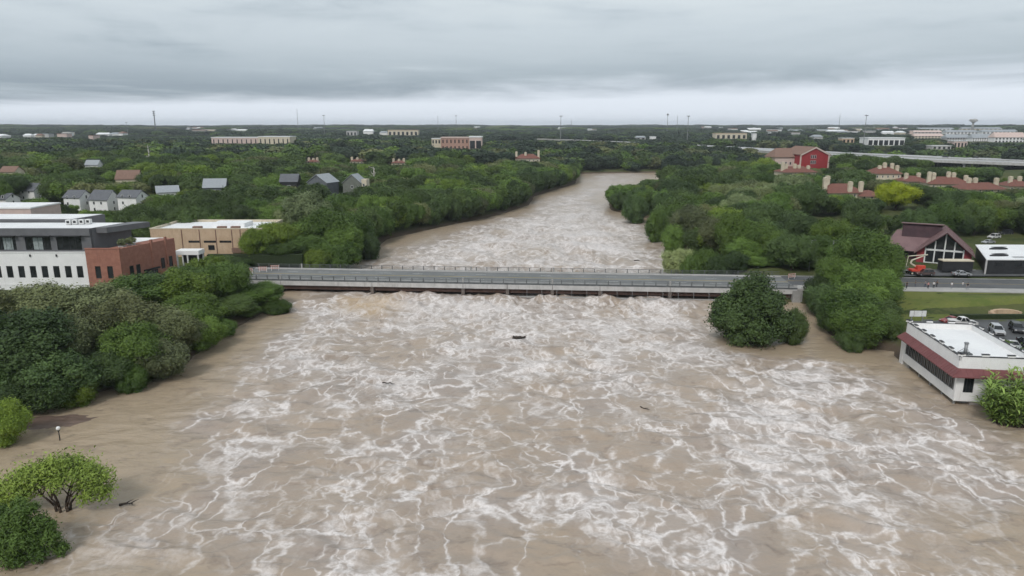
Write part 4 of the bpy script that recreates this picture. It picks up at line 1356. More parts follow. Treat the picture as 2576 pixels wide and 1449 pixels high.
# ---- red barn-like hall
x_, y_, z_, w_, h_ = hp(2008, 2086, 371, 424, 545)
t = thing('red_hall', 'red gabled hall with pale trim above the tiled houses', 'building', (x_, y_, z_), 0.12)
a_ = w_ / 2
hw = h_ * 0.66
m_ = MB()
m_.add([(-a_, 0, -4), (a_, 0, -4), (a_, 30, -4), (-a_, 30, -4), (-a_, 0, hw), (a_, 0, hw), (a_, 30, hw), (-a_, 30, hw), (0, 0, h_), (0, 30, h_)],
       [(0, 1, 5, 8, 4), (1, 2, 6, 5), (2, 3, 7, 9, 6), (3, 0, 4, 7), (3, 2, 1, 0)])
m_.build('wall', 'barn', t)
r_ = MB()
for s_ in (-1, 1):
    r_.add([(s_ * (a_ + 0.6), -0.8, hw - 0.2), (0, -0.8, h_ + 0.05), (0, 30.5, h_ + 0.05), (s_ * (a_ + 0.6), 30.5, hw - 0.2), (s_ * (a_ + 0.6), -0.8, hw + 0.2), (0, -0.8, h_ + 0.5), (0, 30.5, h_ + 0.5), (s_ * (a_ + 0.6), 30.5, hw + 0.2)],
           [(0, 1, 2, 3), (7, 6, 5, 4), (0, 4, 5, 1), (3, 2, 6, 7), (0, 3, 7, 4)] if s_ > 0 else [(3, 2, 1, 0), (4, 5, 6, 7), (1, 5, 4, 0), (7, 6, 2, 3), (4, 7, 3, 0)])
r_.build('roof', 'shingle_b', t)
tr = MB()
for s_ in (-1, 1):
    tr.box(s_ * (a_ - 0.5) - 0.55, s_ * (a_ - 0.5) + 0.55, -0.3, -0.01, -4, hw)
    tr.add([(s_ * a_, -0.9, hw - 0.9), (0, -0.9, h_ - 0.6), (0, -0.9, h_ + 0.55), (s_ * a_, -0.9, hw + 0.25)], [(0, 1, 2, 3) if s_ < 0 else (3, 2, 1, 0)])
    tr.add([(s_ * a_, -0.81, hw - 0.9), (0, -0.81, h_ - 0.6), (0, -0.81, h_ + 0.55), (s_ * a_, -0.81, hw + 0.25)], [(3, 2, 1, 0) if s_ < 0 else (0, 1, 2, 3)])
tr.build('trim', 'pink', t)
for zz in (h_ * 0.22, h_ * 0.48):
    for xx in (-1.6, 0.0, 1.6):
        window(t, 1.3, 2.6, xx - 1.0, 0, zz, (0, -1), 'frame_w')
lw_ = MB()
lw_.box(-a_ - 16, -a_ - 0.01, 8, 24, -4, hw * 0.8)
lw = lw_.build('side_wing', 'pink', t)
rr2 = MB()
rr2.add([(-a_ - 17, 7, hw * 0.8), (-a_, 7, hw * 0.8), (-a_, 25, hw * 0.8), (-a_ - 17, 25, hw * 0.8), (-a_ - 12, 16, h_ * 0.95), (-a_, 16, h_ * 0.95)], [(0, 1, 5, 4), (2, 3, 4, 5), (3, 0, 4), (3, 2, 1, 0)])
rr2.build('wing_roof', 'shingle_b', lw)
for k_ in range(4):
    window(lw, 1.4, 2.2, -a_ - 14 + 3.6 * k_, 8, 2.5, (0, -1), 'frame_w')
PROT[-1] = (1962, 2088, 370, 422, 545)

# ------------------------------------------------------------------ restaurant over the water
RA = -R(7.5)
t = thing('restaurant', 'white flat roofed restaurant with maroon awning jutting over the water', 'building', (72.7, 108.1, 0), RA)
RW, RL = 11.6, 20.6                            # local x to the right, local y away
Z0, ZA, ZR, ZP = 0.8, 6.3, 7.7, 8.75
wl = MB()
# river side: low sill, window band, wall above
wl.box(0, 0.3, 0, RL, Z0, 2.4).box(0, 0.3, 0, RL, 5.45, ZR)
wl.box(0, 0.3, 0, 0.55, 2.4, 5.45).box(0, 0.3, RL - 0.6, RL, 2.4, 5.45)
wall_openings(wl, 0.3, RW, 0, 0.3, Z0, ZR, [(1.2, 2.75, 2.3, 5.2)])
wl.box(0.3, RW, RL - 0.3, RL, Z0, ZR).box(RW - 0.3, RW, 0.3, RL - 0.3, Z0, ZR)
wl.box(0.3, RW - 0.3, 0.3, RL - 0.3, Z0, Z0 + 0.3)
wl.build('wall', 'white', t)
for k_ in range(14):
    y_ = 0.9 + k_ * 1.36
    g_ = B(0.12, 0.16, y_, y_ + 1.355, 2.4, 5.45).build('window', 'glass', t)
    f = MB()
    f.box(0.06, 0.12, y_ + 0.05, y_ + 1.355, 2.4, 2.48).box(0.06, 0.12, y_ + 0.65, y_ + 0.71, 2.48, 5.45).box(0.02, 0.12, y_ - 0.05, y_ + 0.05, 2.4, 5.45)
    f.build('window_frame', 'steel', g_)
recess(t, 1.2, 2.75, 2.3, 5.2, 0.0, mull=2)
bk = B(0.6, RW - 0.6, 0.6, RL - 0.6, 2.2, 2.3).build('floor', 'concrete', t)
rf = B(0.3, RW - 0.3, 0.3, RL - 0.3, ZR - 0.45, ZR - 0.25).build('roof', 'white_roof', t)
# parapet of low runs and raised blocks with a dark coping
par = MB()
cop = MB()


def merlons(x0, y0, x1, y1, n):
    L_ = math.hypot(x1 - x0, y1 - y0)
    d_ = Vector((x1 - x0, y1 - y0, 0)) / L_
    step = L_ / n
    for k_ in range(n):
        c0 = Vector((x0, y0, 0)) + d_ * (step * (k_ + 0.5))
        par.obox(c0, d_, 0.30, step, ZR + 0.002, ZP - 0.30)
        cop.obox(c0, d_, 0.42, step, ZP - 0.298, ZP - 0.2)
    for k_ in range(n + 1):
        c0 = Vector((x0, y0, 0)) + d_ * (step * k_)
        ln = 1.1
        c0 = c0 + d_ * (0.3 if k_ == 0 else (-0.3 if k_ == n else 0))
        par.obox(c0, d_, 0.302, ln, ZP - 0.218, ZP + 0.12)
        cop.obox(c0, d_, 0.44, ln + 0.12, ZP + 0.122, ZP + 0.22)


merlons(0.15, 0, 0.15, RL, 6)
merlons(0, 0.15, RW, 0.15, 3)
merlons(RW - 0.15, 0, RW - 0.15, RL, 6)
merlons(0, RL - 0.15, RW, RL - 0.15, 3)
po = par.build('parapet', 'white', t)
cop.build('coping', 'coping', po)
# sloping maroon awning round the river side and the front
aw = MB()
o_, zt, zb = 1.25, 6.45, 5.35
aw.add([(-0.01, -0.01, zt), (-0.01, RL + 0.3, zt), (-o_, RL + 0.8, zb), (-o_, -o_, zb)], [(0, 3, 2, 1)])
aw.add([(-0.01, -0.01, zt), (RW - 2.2, -0.01, zt), (RW - 1.7, -o_, zb), (-o_, -o_, zb)], [(0, 1, 2, 3)])
aw.add([(-0.01, -0.01, zt - 0.12), (-0.01, RL + 0.3, zt - 0.12), (-o_, RL + 0.8, zb - 0.12), (-o_, -o_, zb - 0.12)], [(0, 1, 2, 3)])
aw.add([(-0.01, -0.01, zt - 0.12), (RW - 2.2, -0.01, zt - 0.12), (RW - 1.7, -o_, zb - 0.12), (-o_, -o_, zb - 0.12)], [(3, 2, 1, 0)])
aw.add([(-o_, RL + 0.8, zb), (-o_, -o_, zb), (-o_, -o_, zb - 0.14), (-o_, RL + 0.8, zb - 0.14)], [(0, 1, 2, 3)])
aw.add([(-o_, -o_, zb), (RW - 1.7, -o_, zb), (RW - 1.7, -o_, zb - 0.14), (-o_, -o_, zb - 0.14)], [(0, 1, 2, 3)])
aw.add([(RW - 2.2, -0.01, zt), (RW - 1.7, -o_, zb), (RW - 1.7, -0.01, zb)], [(0, 2, 1)])
ao = aw.build('awning', 'maroon', t)
sd_ = MB()
for k_ in range(26):
    y_ = -0.9 + k_ * 0.84
    sd_.cyl((-0.02, y_, zt + 0.02), (-o_, y_ - 0.02, zb + 0.02), 0.025, n=4)
for k_ in range(13):
    x_ = -0.6 + k_ * 0.86
    sd_.cyl((max(x_, 0), -0.02, zt + 0.02), (x_, -o_, zb + 0.02), 0.025, n=4)
sd_.build('awning_seam', 'maroon', ao)
# under the floor
st = MB()
st.box(2.6, RW, 0.25, 1.2, -3, Z0 - 0.002)
st.build('stone_base', 'stone', t)
uc = MB()
uc.box(1.6, RW - 0.1, 1.22, RL, -3, Z0 - 0.004)
uc.build('undercroft', 'concrete', t)
pm = MB()
pm.cyl((0, 0, -3), (0, 0, Z0), 0.22, n=8)
share('stilt', pm.mesh('stilt', 'concrete'), t, [(0.5, y_, 0) for y_ in (0.8, 5, 9.5, 14, 18.5)])
bs = MB()
bs.box(-0.1, 0.3, RL + 0.002, RL + 1.2, -1, 5.0)
bs.build('corner_post', 'white', t)
# flue on the roof
ct, s_t = math.cos(RA), math.sin(RA)


def rl(x, y):
    return (72.7 + x * ct - y * s_t, 108.1 + x * s_t + y * ct)


u_ = thing('roof_flue', 'metal flue with braces standing on the white restaurant roof', 'flue', (*rl(3.0, 4.6), ZR - 0.25))
fm = MB()
fm.cyl((0, 0, 0), (0, 0, 1.9), 0.28, 0.28, 12).cyl((0, 0, 1.9), (0, 0, 2.1), 0.4, 0.3, 12)
fm.build('pipe', 'steel', u_, True)
B(-0.9, 0.9, -0.6, 0.6, 0, 0.25).build('base', 'steel_d', u_)
bm_ = MB()
for a_ in (0.4, 2.5, 4.6):
    bm_.cyl((0, 0, 1.2), (1.3 * math.cos(a_), 1.3 * math.sin(a_), 0.02), 0.03, n=5)
bm_.build('brace', 'steel_d', u_)
PROT.append((2258, 2576, 790, 1020, 107))

# white sign panels behind the restaurant
x_, y_ = G(2310, 830, 3.0)
p_ = PY(2310, 796, 134)
t = thing('sign_board', 'white panelled sign board standing behind the restaurant', 'sign', (p_.x, 134, hz(p_.x, 134)))
zs = p_.z - hz(p_.x, 134)
for k_, (xa, xb) in enumerate(((-1.75, -0.95), (-0.85, 0.6), (0.7, 1.5))):
    B(xa, xb, -0.06, 0.06, zs, zs + 1.15).build('panel', 'frame_w', t)
B(-1.8, 1.55, 0.062, 0.12, zs - 0.05, zs + 1.2).build('backing', 'frame_d', t)
for xx in (-1.2, 1.0):
    B(xx - 0.08, xx + 0.08, 0.12, 0.26, -0.3, zs + 1.0).build('post', 'steel', t)
PROT.append((2288, 2332, 778, 797, 134))
# tan stone feature at the right edge
t = thing('stone_wall', 'pale tan curved stone wall at the right edge of the lawn', 'wall', (111.5, 152.8, 2.9), 0.2)
for k_ in range(9):
    a_ = math.pi * k_ / 8
    B(-0.7, 0.7, -0.35, 0.35, 0, 1.0 + 0.25 * math.sin(a_)).build('stone_block', 'tan', t)
    t.children[-1].location = (3.4 * math.cos(a_), 1.6 * math.sin(a_), 0)
    t.children[-1].rotation_euler = (0, 0, a_ + math.pi / 2)

# ------------------------------------------------------------------ lodge with maroon roof
pa = PY(2380, 667, 201.6)
t = thing('lodge', 'maroon roofed lodge with a tall glazed gable beside the road', 'building', (pa.x - 0.8, 202.0, 4.95), -0.52)
ap, ev, hwid, LD = 9.7, 3.9, 6.9, 13.0
gb = MB()
# gable front with glazed opening 10 wide: side cheeks and the panel above
gb.add([(-hwid, 0.3, -1), (-4.9, 0.3, -1), (-4.9, 0.3, ev + 0.9), (-hwid, 0.3, ev - 0.4)], [(0, 1, 2, 3)])
gb.add([(4.9, 0.3, -1), (hwid, 0.3, -1), (hwid, 0.3, ev - 0.4), (4.9, 0.3, ev + 0.9)], [(0, 1, 2, 3)])
gb.add([(-4.9, 0.3, -1), (4.9, 0.3, -1), (4.9, 0.3, 0.3), (-4.9, 0.3, 0.3)], [(0, 1, 2, 3)])
gb.add([(hwid, 0.3, -1), (hwid, LD, -1), (hwid, LD, ev - 0.4), (hwid, 0.3, ev - 0.4)], [(0, 1, 2, 3)])
gb.add([(-hwid, LD, -1), (-hwid, 0.3, -1), (-hwid, 0.3, ev - 0.4), (-hwid, LD, ev - 0.4)], [(0, 1, 2, 3)])
gb.add([(hwid, LD, -1), (-hwid, LD, -1), (-hwid, LD, ev), (0, LD, ap), (hwid, LD, ev)], [(0, 1, 2, 3, 4)])
gb.build('wall', 'deepred', t)
gl = MB()
gl.add([(-4.9, 0.42, 0.3), (4.9, 0.42, 0.3), (4.9, 0.42, ev + 0.9), (0, 0.42, ap - 0.5), (-4.9, 0.42, ev + 0.9)], [(0, 1, 2, 3, 4)])
go = gl.build('glazing', 'glass', t)
for xx in (-4.8, -2.45, 0.0, 2.45, 4.8):
    zt_ = ev + 0.9 + (ap - 0.5 - ev - 0.9) * (1 - abs(xx) / 4.9)
    B(xx - 0.17, xx + 0.17, 0.18, 0.41, 0.3, zt_ - 0.1).build('mullion', 'frame_w', go)
B(-4.9, 4.9, 0.15, 0.405, 4.0, 4.5).build('transom', 'frame_w', go)
B(-4.9, 4.9, 0.15, 0.405, 0.3, 0.55).build('transom', 'frame_w', go)
rf = MB()
oh = 0.9
for s_ in (-1, 1):
    ee, ez = s_ * (hwid + 0.8), ev - 1.0
    th = 0.35
    vs = [(ee, -oh, ez), (0, -oh - 1.1, ap), (0, LD + oh, ap), (ee, LD + oh, ez)]
    vs += [(a_[0], a_[1], a_[2] + th) for a_ in vs]
    rf.add(vs, [(0, 1, 2, 3), (7, 6, 5, 4), (0, 4, 5, 1), (3, 2, 6, 7), (0, 3, 7, 4)] if s_ > 0 else [(3, 2, 1, 0), (4, 5, 6, 7), (1, 5, 4, 0), (7, 6, 2, 3), (4, 7, 3, 0)])
ro = rf.build('roof', 'maroon_roof', t)
sm = MB()
for k_ in range(12):
    y_ = -0.6 + k_ * 1.35
    for s_ in (-1, 1):
        sm.cyl((s_ * (hwid + 0.8), y_, ev - 1.0 + 0.38), (0, y_, ap + 0.38), 0.05, n=4)
sm.build('roof_seam', 'maroon_roof', ro)
# left wing: main ridge parallel to the road with a clerestory notch
wg = MB()
wg.box(-hwid - 8.0, -hwid - 0.02, 4.0, LD + 2, -1, 3.6)
wo_ = wg.build('wing', 'dark_timber', t)
wr = MB()
wr.add([(-hwid - 9.0, 2.6, 3.0), (-0.5, 2.6, 3.0), (-0.5, 10.0, 8.4), (-hwid - 6.0, 10.0, 8.4), (-hwid - 9.0, LD + 3, 3.0), (-0.5, LD + 3, 3.0)],
       [(0, 1, 2, 3), (5, 4, 3, 2), (4, 0, 3), (0, 4, 5, 1)])
wr.build('wing_roof', 'maroon_roof', wo_)
cl = MB()
cl.add([(-hwid - 4.6, 7.6, 6.6), (-1.0, 7.6, 6.6), (-1.0, 9.0, 10.6), (-hwid - 4.6, 9.0, 10.6), (-hwid - 4.6, 13.2, 6.6), (-1.0, 13.2, 6.6)],
       [(0, 1, 2, 3), (5, 4, 3, 2), (4, 0, 3), (1, 5, 2)])
co = cl.build('clerestory', 'dark_timber', wo_)
ct_ = MB()
ct_.obox((-hwid * 0.5 - 2.8, 8.7), (1, 0), 1.1, 11.4, 10.6, 10.85)
ct_.build('ridge_beam', 'maroon_roof', co)
window(wo_, 4.0, 1.8, -hwid - 4.2, 4.0, 1.2, (0, -1), 'frame_d')
PROT.append((2262, 2456, 556, 665, 196))

# dark box building with a white roof at the right edge
pa = PY(2482, 700, 188)
t = thing('black_building', 'low black walled building with white roof at the right edge', 'building', (pa.x, 189, 4.95), -0.02)
MB().prism([(0, 0), (26, 0), (36, 24), (12, 24)], -1, 4.0).build('wall', 'charcoal', t)
MB().prism([(-0.35, -0.3), (26.3, -0.3), (36.4, 24.3), (11.8, 24.3)], 4.0, 4.25).build('roof', 'white_roof', t)
B(-0.32, 0.06, -0.28, -0.002, -1, 4.0).build('corner_post', 'concrete_l', t)
B(14.4, 15.4, -0.05, -0.002, 0, 2.1).build('door', 'frame_w', t)
for k_ in range(2):
    window(t, 2.2, 1.2, 3.5 + 5.2 * k_, 0, 2.2, (0, -1), 'frame_d')
PROT.append((2478, 2576, 600, 700, 187))
for k_, (x0, y0, l_, lb) in enumerate([(1.3, 4.6, 5.4, 'dark canoe on the white roof nearest its front edge'), (3.6, 15.5, 5.6, 'dark canoe farther back on the white roof')]):
    c_ = thing('canoe', lb, 'canoe', (pa.x + x0 + 3 + y0 * 0.45, 189 + y0, 9.2), 0.05, 'canoes on the white roof')
    hm_ = MB()
    n = 11
    vs, fs = [], []
    for i_ in range(n):
        q = i_ / (n - 1)
        wd_ = 0.55 * math.sin(math.pi * min(max(q, 0.02), 0.98)) ** 0.6
        xx = (q - 0.5) * l_
        up2 = 0.35 * abs(2 * q - 1) ** 3
        for a_ in range(7):
            th_ = math.pi * a_ / 6
            vs.append((xx, wd_ * math.cos(th_), 0.75 * math.sin(th_) * (0.5 + 0.5 * wd_ / 0.55) - up2 * 0.3))
    for i_ in range(n - 1):
        for a_ in range(6):
            fs.append((i_ * 7 + a_, i_ * 7 + a_ + 1, (i_ + 1) * 7 + a_ + 1, (i_ + 1) * 7 + a_))
    hm_.add(vs, fs)
    hm_.build('hull', 'charcoal', c_, True)
    B(-l_ * 0.42, l_ * 0.42, -0.04, 0.04, 0.70, 0.80).build('keel', 'black', c_)
t = thing('roof_ladder', 'grey ladder lying on the white roof at the right edge', 'ladder', (pa.x + 10.2, 191.4, 9.2), 0.0)
B(-1.6, 1.6, -0.25, -0.18, 0.1, 0.2).build('rail', 'steel_d', t)
B(-1.6, 1.6, 0.18, 0.25, 0.1, 0.2).build('rail', 'steel_d', t)
share('rung', B(-0.03, 0.03, -0.18, 0.18, 0.12, 0.18).mesh('rung', 'steel_d'), t, [(-1.4 + 0.4 * k_, 0, 0) for k_ in range(8)])

# dark trailer
pa = PY(2370, 700, 190)
t = thing('box_trailer', 'long black box trailer with a cream top edge beside the lodge', 'trailer', (pa.x, 190.5, 4.95), -0.04)
B(0, 8.2, 0, 2.5, 0.6, 3.3).build('box', 'charcoal', t)
B(-0.08, 8.28, -0.08, 2.58, 3.3, 3.6).build('top', 'cream', t)
wm = MB(); wm.cyl((0, -0.12, 0), (0, 0.12, 0), 0.42, n=14)
wme_ = wm.mesh('wheel', 'rubber')
share('wheel', wme_, t, [(6.2, 0.3, 0.42), (7.2, 0.3, 0.42), (6.2, 2.3, 0.42), (7.2, 2.3, 0.42)])
B(0.4, 0.6, 1.1, 1.4, 0, 0.6).build('stand', 'steel', t)
B(8.2, 9.8, 1.0, 1.5, 0.62, 0.8).build('tow_bar', 'steel', t)
PROT.append((2368, 2448, 668, 702, 189))

# ------------------------------------------------------------------ boom lift
pa = PY(2303, 700, 188)
t = thing('boom_lift', 'orange red boom lift with folded cream arm beside the road', 'boom lift', (pa.x, 189, 4.95), 0.0)
ch_ = MB()
ch_.box(-1.5, 1.5, -1.1, 1.1, 0.45, 1.0)
ch_.build('chassis', 'frame_d', t)
wm2 = MB(); wm2.cyl((0, -0.18, 0), (0, 0.18, 0), 0.5, n=14)
wm2m = wm2.mesh('wheel', 'rubber')
rimm = MB(); rimm.cyl((0, -0.2, 0), (0, 0.2, 0), 0.25, n=10)
rimmm = rimm.mesh('rim', 'cream_paint')
for xx in (-1.2, 1.2):
    for yy in (-1.1, 1.1):
        o2 = put('wheel', wm2m, t, (xx, yy, 0.5))
        put('rim', rimmm, o2)
tb = MB()
tb.prism([(-1.3, -1.15), (2.1, -1.15), (2.4, -0.6), (2.4, 0.6), (2.1, 1.15), (-1.3, 1.15)], 1.02, 1.5)
tb.box(0.2, 2.3, -1.1, -0.1, 1.5, 2.6).box(0.6, 2.3, 0.15, 1.1, 1.5, 2.4)
tb.build('turntable', 'orange', t)
arm = MB()
arm.cyl((0.6, 0, 2.0), (-1.3, 0, 3.1), 0.22, 0.2, 6).cyl((-1.3, 0, 3.1), (-1.1, 0, 3.9), 0.26, 0.24, 6)
arm.build('lower_arm', 'cream_paint', t)
a2 = MB(); a2.cyl((-1.1, 0.05, 3.9), (3.0, 0.05, 5.5), 0.2, 0.17, 6)
a2.build('middle_arm', 'cream_paint', t)
a3 = MB(); a3.cyl((3.0, -0.1, 5.5), (-2.2, -0.1, 5.1), 0.17, 0.13, 6)
a3.build('upper_arm', 'cream_paint', t)
bk_ = MB()
bk_.box(-3.6, -2.2, -0.9, 0.5, 1.2, 1.28)
for (xa, ya) in ((-3.6, -0.9), (-2.26, -0.9), (-3.6, 0.44), (-2.26, 0.44)):
    bk_.box(xa, xa + 0.06, ya, ya + 0.06, 1.28, 2.3)
bk_.box(-3.6, -2.2, -0.9, -0.84, 2.24, 2.3).box(-3.6, -2.2, 0.44, 0.5, 2.24, 2.3).box(-3.6, -3.54, -0.84, 0.44, 2.24, 2.3).box(-2.26, -2.2, -0.84, 0.44, 2.24, 2.3)
bk_.build('basket', 'steel', t)
jl = MB(); jl.cyl((-2.2, -0.1, 5.1), (-2.5, -0.1, 2.2), 0.09, n=6)
jl.build('jib', 'cream_paint', t)
PROT.append((2262, 2330, 646, 700, 187))


# ------------------------------------------------------------------ cars
def make_car(kind, paint, label, group=None):
    """faces local -x"""
    t_ = thing('car', label, {'pickup': 'pickup', 'van': 'van'}.get(kind, 'car'), (0, 0, 0), 0, group)
    L_, W_, H_, hood, zb = {'suv': (4.8, 1.92, 1.78, 1.25, 1.08), 'sedan': (4.6, 1.8, 1.45, 1.3, 0.92), 'pickup': (5.6, 1.95, 1.85, 1.5, 1.12), 'van': (5.2, 1.98, 2.05, 0.8, 1.15)}[kind]
    h = L_ / 2
    tail = {'suv': 0.15, 'sedan': 1.0, 'pickup': 1.9, 'van': 0.1}[kind]
    prof = [(-h, 0.35), (-h - 0.03, 0.62), (-h + 0.12, zb - 0.18), (-h + hood, zb), (h - 0.05, zb), (h, 0.7), (h - 0.04, 0.35)]
    bm = MB()
    n = len(prof)
    ins = 0.10
    vs = []
    for yy, sc in ((-W_ / 2 + ins, 0), (-W_ / 2, 1), (W_ / 2, 1), (W_ / 2 - ins, 0)):
        for (xx, zz) in prof:
            k_ = 1.0 if sc else 0.985
            vs.append((xx * k_, yy, zz if sc else 0.35 + (zz - 0.35) * 0.96))
    fs = [tuple(range(n)), tuple(range(4 * n - 1, 3 * n - 1, -1))]
    for r_ in range(3):
        for i_ in range(n):
            j_ = (i_ + 1) % n
            fs.append((r_ * n + i_, (r_ + 1) * n + i_, (r_ + 1) * n + j_, r_ * n + j_))
    # cabin on top of the body
    x0, x1 = -h + hood, h - tail
    cx0, cx1 = x0 + (0.75 if kind != 'van' else 0.5), x1 - (0.35 if kind != 'sedan' else 0.7)
    wi = W_ / 2 - 0.06
    wt = wi - 0.2
    bm.add(vs, fs)
    bm.add([(cx0, -wt, H_), (cx1, -wt, H_), (cx1, wt, H_), (cx0, wt, H_), (cx0 - 0.05, -wt - 0.02, H_ - 0.06), (cx1 + 0.05, -wt - 0.02, H_ - 0.06), (cx1 + 0.05, wt + 0.02, H_ - 0.06), (cx0 - 0.05, wt + 0.02, H_ - 0.06)],
           [(0, 1, 2, 3), (4, 5, 1, 0), (5, 6, 2, 1), (6, 7, 3, 2), (7, 4, 0, 3), (7, 6, 5, 4)])
    # pillars
    for (xa, xb) in ((x0, cx0), ((x0 + x1) / 2, (cx0 + cx1) / 2), (x1, cx1)):
        for s_ in (-1, 1):
            bm.cyl((xa, s_ * wi, zb - 0.02), (xb, s_ * wt, H_ - 0.05), 0.055, n=5)
    if kind == 'pickup':
        bm.box(x1 + 0.1, h - 0.08, -W_ / 2 + 0.05, -W_ / 2 + 0.13, zb, zb + 0.16).box(x1 + 0.1, h - 0.08, W_ / 2 - 0.13, W_ / 2 - 0.05, zb, zb + 0.16)
    bm.build('body', M[paint], t_)
    g1 = MB()
    g1.add([(x0, -wi + 0.02, zb + 0.002), (x0, wi - 0.02, zb + 0.002), (cx0 - 0.03, wt, H_ - 0.08), (cx0 - 0.03, -wt, H_ - 0.08)], [(3, 2, 1, 0)])
    g1.build('windscreen', 'glass', t_)
    g2 = MB()
    g2.add([(x1, -wi + 0.02, zb + 0.002), (x1, wi - 0.02, zb + 0.002), (cx1 + 0.03, wt, H_ - 0.08), (cx1 + 0.03, -wt, H_ - 0.08)], [(0, 1, 2, 3)])
    g2.build('rear_window', 'glass', t_)
    for s_ in (-1, 1):
        g3 = MB()
        f_ = [(0, 1, 2, 3)] if s_ < 0 else [(3, 2, 1, 0)]
        g3.add([(x0, s_ * wi, zb + 0.002), (x1, s_ * wi, zb + 0.002), (cx1, s_ * wt, H_ - 0.08), (cx0, s_ * wt, H_ - 0.08)], f_)
        g3.build('side_window', 'glass', t_)
        put('headlight', B(-h - 0.02, -h + 0.12, s_ * W_ * 0.36 - 0.18, s_ * W_ * 0.36 + 0.18, zb - 0.36, zb - 0.2).mesh('headlight', 'lens'), t_)
        put('tail_light', B(h - 0.08, h + 0.015, s_ * W_ * 0.41 - 0.1, s_ * W_ * 0.41 + 0.1, zb - 0.4, zb - 0.1).mesh('tail_light', 'lens_r'), t_)
        put('mirror', B(x0 + 0.3, x0 + 0.45, s_ * (W_ / 2 + 0.09) - 0.09, s_ * (W_ / 2 + 0.09) + 0.09, zb + 0.02, zb + 0.18).mesh('mirror', paint), t_)
        for xx in (-h + 0.95, h - 0.95):
            o2 = put('wheel', CARW, t_, (xx, s_ * (W_ / 2 - 0.08), 0.36))
            put('rim', CARR, o2)
    B(-h - 0.05, -h + 0.1, -W_ * 0.30, W_ * 0.30, 0.45, zb - 0.4).build('grille', 'frame_d', t_)
    return t_


_w = MB(); _w.cyl((0, -0.12, 0), (0, 0.12, 0), 0.36, n=14)
CARW = _w.mesh('wheel', 'rubber')
_w = MB(); _w.cyl((0, -0.13, 0), (0, 0.13, 0), 0.22, n=10)
CARR = _w.mesh('rim', 'steel')


def car(kind, paint, label, x, y, z, rz, group=None):
    c_ = make_car(kind, paint, label, group)
    c_.location = (x, y, z)
    c_.rotation_euler = (0, 0, rz)
    return c_


LOT = 'cars in the restaurant car park'
PZ = 2.944
for (u, v, kind, paint, rz, lb) in [(2506, 838, 'suv', 'car_silver', R(72), 'silver sport utility car parked nose out behind the restaurant'), (2556, 833, 'suv', 'car_dark', R(68), 'dark sport utility car beside the silver one'),
                                    (2420, 818, 'pickup', 'car_white', R(178), 'white pickup parked sideways behind the restaurant parapet'), (2548, 876, 'sedan', 'car_white', R(75), 'white car at the right edge behind the restaurant roof'),
                                    (2580, 868, 'sedan', 'car_dark', R(75), 'dark car cut by the right edge behind the restaurant'), (2392, 812, 'sedan', 'car_red', R(10), 'dark red car behind the restaurant beside the white pickup')]:
    x_, y_ = G(u, v, PZ)
    car(kind, paint, lb, x_, max(y_, 129.5), PZ, rz, LOT)
PROT.append((2470, 2576, 790, 850, 138))
x_, y_ = G(2352, 702, 5.02)
car('suv', 'car_brown', 'brown sport utility car parked beside the boom lift', x_, 187.5, ROADZ + 0.55, R(2))
x_ = PY(2420, 700, 186.6).x
car('sedan', 'car_silver', 'small silver car in front of the black trailer', x_, 187.0, ROADZ + 0.55, R(178))
for k_, (u, v, kind, paint, rz, lb) in enumerate([(2486, 613, 'sedan', 'car_silver', 0.3, 'silver car in the far car park left of the canoes'), (2530, 590, 'suv', 'car_dark', 0.1, 'dark car far back in the car park behind the black building'), (2500, 600, 'suv', 'car_white', 0.4, 'white car in the far car park behind the black building')]):
    x_, y_ = G(u, v, 5.02)
    car(kind, paint, lb, x_, y_, 5.024, rz, 'cars in the far car park')


